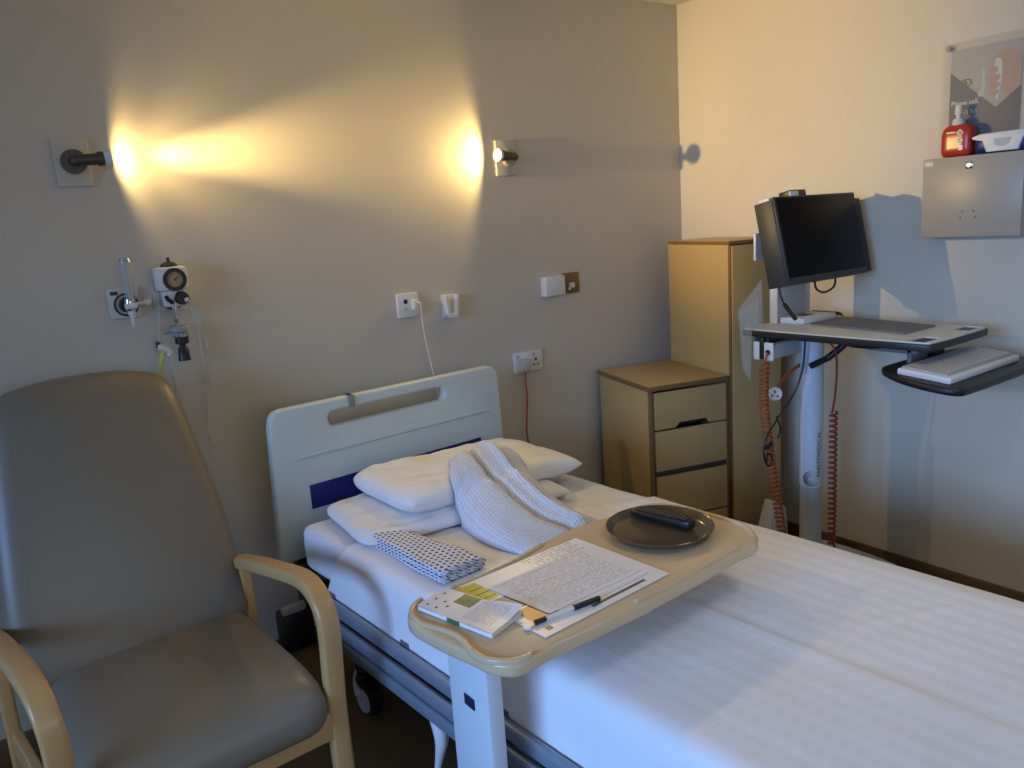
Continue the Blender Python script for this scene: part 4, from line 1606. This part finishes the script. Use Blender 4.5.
# keyboard
KK = KB
t = thing('keyboard', 'white computer keyboard on the black shelf of the cart', 'keyboard', (-.42, -1.53, .975))
bm = B()
b2(bm, -.230, .230, -.085, .078, -.0115, .008, .004, KK)
part('case', bm, 'white_plastic', t)
bm = B()
b2(bm, -.218, .218, -.068, .070, .007, .0155, .003, KK)
grid(bm, lambda a, b: KK @ Vector((-.212 + .424 * a, -.062 + .126 * b, .0162)), 4, 4)
part('key_block', bm, 'keys', t)


# coiled cables
def coil(path, r_coil, r_wire, turns, n_seg=12):
    P = smooth_path(path, 24)
    tot = [0]
    for a, b in zip(P, P[1:]):
        tot.append(tot[-1] + (b - a).length)
    out = []
    N = turns * n_seg
    k = 0
    for i in range(N + 1):
        s_ = tot[-1] * i / N
        while k < len(tot) - 2 and tot[k + 1] < s_:
            k += 1
        f = (s_ - tot[k]) / max(1e-9, tot[k + 1] - tot[k])
        p = P[k].lerp(P[k + 1], f)
        d = (P[k + 1] - P[k]).normalized()
        e1 = d.cross(Vector((0, 1, 0))).normalized()
        e2 = d.cross(e1)
        a = 2 * math.pi * i / n_seg
        out.append(p + (e1 * math.cos(a) + e2 * math.sin(a)) * r_coil)
    return out


bm = B()
tube(bm, [(-.596, -.938, .998), (-.604, -.935, .975), (-.604, -.93, .95)], .004, 8)
tube(bm, coil([(-.600, -.928, .955), (-.585, -.915, .80), (-.560, -.930, .55), (-.545, -.955, .35), (-.535, -.985, .13)],   .015, .0042, 46), .0050, 6, n=1)
solo('coiled_cable', bm, 'orange_cord', 'orange coiled cable hanging from the power supply, left of the column', 'cable', (-.596, -.938, .998), 'coiled cables of the cart')
bm = B()
tube(bm, [(-.40, -1.035, DZ - .05), (-.385, -1.075, .99), (-.372, -1.075, .90), (-.372, -1.068, .80), (-.375, -1.06, .745)], .004, 8)
tube(bm, coil([(-.372, -1.065, .75), (-.372, -1.065, .50), (-.372, -1.065, .30), (-.372, -1.065, .115)], .0125, .0042, 31), .0048, 6, n=1)
solo('coiled_cable.001', bm, 'red_cord', 'dark red coiled cable hanging straight, right of the column', 'cable', (-.385, -1.06, DZ - .05), 'coiled cables of the cart')
bm = B()
tube(bm, [(-.355, -1.04, DZ - .03), (-.345, -1.08, 1.045), (-.345, -1.09, 1.01), (-.385, -1.045, .955)], .013, 10)
tube(bm, [(-.385, -1.045, .955), (-.44, -1.01, .93)], .012, 8, n=1)
solo('cable_wrap', bm, 'black_plastic', 'black cable sleeve curving down behind the column top', 'cable', (-.355, -1.03, DZ - .03))
t = thing('mains_plug', 'white mains plug on a short orange lead dangling left of the column', 'plug', (-.50, -.90, .83))
PC = Vector((-.505, -.905, .822))
pd = Vector((-.85, -.5, .05)).normalized()
bm = B()
mp_ = T(*PC) @ pd.to_track_quat('Z', 'Y').to_matrix().to_4x4()
lathe(bm, [(0, -.018), (.020, -.018), (.026, -.008), (.026, .004), (.024, .006), (0, .006)], mp_, 28)
part('plug_body', bm, 'white_plastic', t)
bm = B()
for dx, dy, w_, h_ in ((0, .010, .005, .010), (-.010, -.007, .008, .005), (.010, -.007, .008, .005)):
    box(bm, (dx, dy, .008), (w_, h_, .006), .0005, mp_)
part('pins', bm, 'dark_grey', t, 'dark pins')
bm = B()
tube(bm, [PC + Vector((.018, .006, .01)), PC + Vector((.05, .0, .05)), PC + Vector((.09, -.02, .085)), PC + Vector((.13, -.03, .10))], .0065, 8)
part('orange_lead', bm, 'orange_cord', t, 'orange lead')
bm = B()
tube(bm, [(-.45, -.99, DZ - .022), (-.452, -.995, 1.02), (-.450, -.985, .92), (-.47, -.965, .83), (-.545, -.945, .74), (-.60, -.935, .675), (-.615, -.935, .62), (-.605, -.94, .575), (-.580, -.94, .565), (-.575, -.94, .60), (-.60, -.94, .615), (-.605, -.94, .575)], .0038, 8)
tube(bm, [(-.615, -.935, .64), (-.60, -.94, .640), (-.575, -.94, .648)], .008, 8)
tube(bm, [(-.552, -.945, .75), (-.535, -.95, .70), (-.538, -.94, .66)], .0035, 8)
solo('black_cable', bm, 'black_plastic', 'thin black cable hanging in a loop beside the orange coil', 'cable', (-.45, -.99, DZ - .022))

# ------------------------------------------------------------------ wall cabinet, sanitiser, wipes, poster
t = thing('wall_cabinet', 'beige metal lockable cabinet on the right wall', 'wall cabinet', (0, -1.39, 1.37))
bm = B()
b2(bm, -.088, -.0005, -1.552, -1.226, 1.370, 1.642, .003)
part('body', bm, 'cabinet_metal', t)
bm = B()
b2(bm, -.100, -.086, -1.552, -1.226, 1.371, 1.644, .003)
d = part('door', bm, 'cabinet_metal', t)
bm = B()
b2(bm, -.103, -.099, -1.394, -1.372, 1.600, 1.624, .003)
cyl(bm, (-.103, -1.383, 1.612), (-.107, -1.383, 1.612), .007, .007, 16)
part('lock', bm, 'chrome', d, 'chrome lock')
bm = B()
b2(bm, -.101, -.0995, -1.262, -1.232, 1.618, 1.634, .0005)
part('corner_label', bm, 'cream_plastic', d)
bm = B()
for y, z, a in ((-1.362, 1.438, 45), (-1.408, 1.438, -45), (-1.366, 1.458, -40), (-1.404, 1.458, 40)):
    box(bm, (-.1003, y, z), (.001, .009, .003), 0, T(-.1003, y, z) @ Matrix.Rotation(R(a), 4, 'X') @ T(.1003, -y, -z))
part('screw_slots', bm, 'dark_grey', d, 'small dark slots')

t = thing('sanitiser_bottle', 'red pump bottle with white cap and hazard diamonds on the wall cabinet', 'bottle', (-.05, -1.325, 1.643))


def bottle_def(x, y, z):
    k = max(0, (z - .01) / .045)
    w = 1 - .35 * min(1, k) ** 3
    return x * w, y * w, z


bm = B()
puff(bm, (.033, .052, .055), .020, 10, bottle_def, T(-.052, -1.323, 1.699))
bd = part('bottle_body', bm, 'red_plastic', t)
bm = B()
cyl(bm, (-.052, -1.318, 1.750), (-.052, -1.318, 1.772), .021, .017, 24, .002)
cyl(bm, (-.052, -1.318, 1.772), (-.052, -1.318, 1.786), .008, .008, 16)
cyl(bm, (-.052, -1.318, 1.784), (-.052, -1.318, 1.816), .013, .012, 20, .003)
part('pump_cap', bm, 'cream_plastic', t, 'white pump cap')
YZ = frame((-.0855, -1.340, 0), (0, -1, 0), (0, 0, 1))
bm = B()
for z_ in (1.723, 1.697):
    o_ = [(0, z_ + .012), (.012, z_), (0, z_ - .012), (-.012, z_)]
    slab(bm, [o_], -.0005, .0006, 0, YZ)
box(bm, (.004, 1.673, 0), (.013, .016, .0012), 0, YZ)
box(bm, (-.030, 1.726, 0), (.030, .004, .0012), 0, YZ)
part('hazard_diamonds', bm, 'white_plastic', bd, 'white diamond marks')
bm = B()
for z_ in (1.723, 1.697):
    o_ = [(0, z_ + .009), (.009, z_), (0, z_ - .009), (-.009, z_)]
    i_ = [(0, z_ + .0075), (.0075, z_), (0, z_ - .0075), (-.0075, z_)]
    slab(bm, [o_, i_], .0006, .0010, 0, YZ)
slab(bm, [[(-.002, 1.718), (.003, 1.718), (.004, 1.724), (0, 1.729), (-.003, 1.724)]], .0006, .0010, 0, YZ)
box(bm, (0, 1.699, .0008), (.0020, .006, .0006), 0, YZ)
box(bm, (0, 1.6935, .0008), (.0020, .0018, .0006), 0, YZ)
part('hazard_ink', bm, 'black_plastic', bd)

t = thing('wipes_pack', 'blue wipes pack with white lid on the wall cabinet beside the bottle', 'wipes', (-.05, -1.47, 1.643))
bm = B()
puff(bm, (.033, .095, .030), .022, 8, None, T(-.052, -1.478, 1.674))
part('pack', bm, 'blue_plastic', t)
bm = B()
WP = frame((-.0885, -1.478, 1.643), (0, -1, 0), (0, 0, 1))
lid = [(-.048, .006), (.048, .006), (.062, .045), (.098, .054), (.098, .068), (-.07, .066), (-.096, .058), (-.092, .050), (-.062, .043)]
win = [(-.026, .046), (.028, .046), (.020, .028), (.001, .021), (-.018, .028)]
slab(bm, [lid, win], -.060, .004, .002, WP)
part('lid', bm, 'white_plastic', t, 'white lid')
bm = B()
slab(bm, [win], .0005, .002, 0, WP)
part('lid_window', bm, 'light_grey', t)

t = thing('poster', 'framed hospital notice with a hand holding a call button above the wall cabinet', 'poster', (0, -1.4, 1.87))
PW = frame((-.008, -1.40, 1.85), (0, -1, 0), (0, 0, 1))     # local x to the viewer's right, y up
bm = B()
box(bm, (-.018, -.02, 0), (.292, .40, .004), .001, PW @ T(0, 0, .003))
part('acrylic_cover', bm, 'acrylic', t, 'clear acrylic cover')
bm = B()
for x, y in ((-.145, .163), (.112, .163)):
    bm = B()
    cyl(bm, PW @ Vector((x, y, -.008)), PW @ Vector((x, y, .012)), .010, .010, 20, .002)
    part('standoff', bm, 'chrome', t, 'metal standoff pins')
bm = B()
b2(bm, -.0040, -.0010, -1.490, -1.262, 1.66, 2.005, 0)
pp = part('paper', bm, 'poster_top', t, 'pale grey upper part')
Q = frame((-.0042, -1.262, 2.005), (0, -1, 0), (0, 0, 1))     # top-left of the paper, y up
bm = B()
slab(bm, [[(0, -.073), (.152, -.207), (.152, -.345), (0, -.345)]], 0, .0006, 0, Q)
part('slate_field', bm, 'poster_slate', pp, 'slate blue field')
bm = B()
slab(bm, [[(.112, -.172), (.152, -.207), (.228, -.148), (.228, -.345), (.112, -.345)]], .0001, .0010, 0, Q)
part('brown_field', bm, 'poster_brown', pp, 'grey brown field')
bm = B()
text(bm, 'Please call,', .0215, Q @ T(.006, -.178, .0012), .0002, 'LEFT')
text(bm, "don't fall", .0215, Q @ T(.020, -.210, .0012), .0002, 'LEFT')
part('poster_words', bm, 'white_plastic', pp, 'white words')
# the printed hand and call button
QH = Q @ T(-.046, .022, 0)
bm = B()
slab(bm, [chaikin([(.190, -.075), (.200, -.055), (.225, -.048), (.255, -.055), (.272, -.075), (.273, -.175), (.255, -.190), (.222, -.195), (.212, -.15), (.208, -.10)], 2)], .0002, .0010, 0, QH)
for cx_, cy_, rx_, ry_ in ((.186, -.108, .016, .011), (.190, -.134, .020, .012), (.190, -.158, .019, .012), (.190, -.180, .017, .011)):
    slab(bm, [[(cx_ + rx_ * math.cos(a * .35), cy_ + ry_ * math.sin(a * .35)) for a in range(18)]], .0004, .0016, 0, QH)
part('printed_hand', bm, 'skin_print', pp, 'photo of a hand')
bm = B()
slab(bm, [chaikin([(.186, -.085), (.196, -.070), (.212, -.078), (.214, -.130), (.208, -.185), (.200, -.215), (.196, -.185), (.196, -.13)], 2)], .0003, .0013, 0, QH)
part('printed_button', bm, 'cream_plastic', pp)
bm = B()
slab(bm, [chaikin([(.150, -.09), (.160, -.09), (.165, -.185), (.138, -.19), (.142, -.17), (.152, -.165)], 1)], .0002, .0009, 0, QH)
part('printed_shadow', bm, 'light_grey', pp)
bm = B()
slab(bm, [[(.100 + .020 * math.cos(a * .3), -.135 + .013 * math.sin(a * .3)) for a in range(21)], [(.100 + .014 * math.cos(a * .3), -.135 + .009 * math.sin(a * .3)) for a in range(21)]], .0002, .0009, 0, QH)
slab(bm, [[(.088, -.138), (.098, -.126), (.104, -.140), (.096, -.146)]], .0002, .0009, 0, QH)
box(bm, (.090, -.170, .0004), (.014, .003, .0008), 0, QH)
part('printed_emblem', bm, 'green_print', pp, 'green oval emblem')
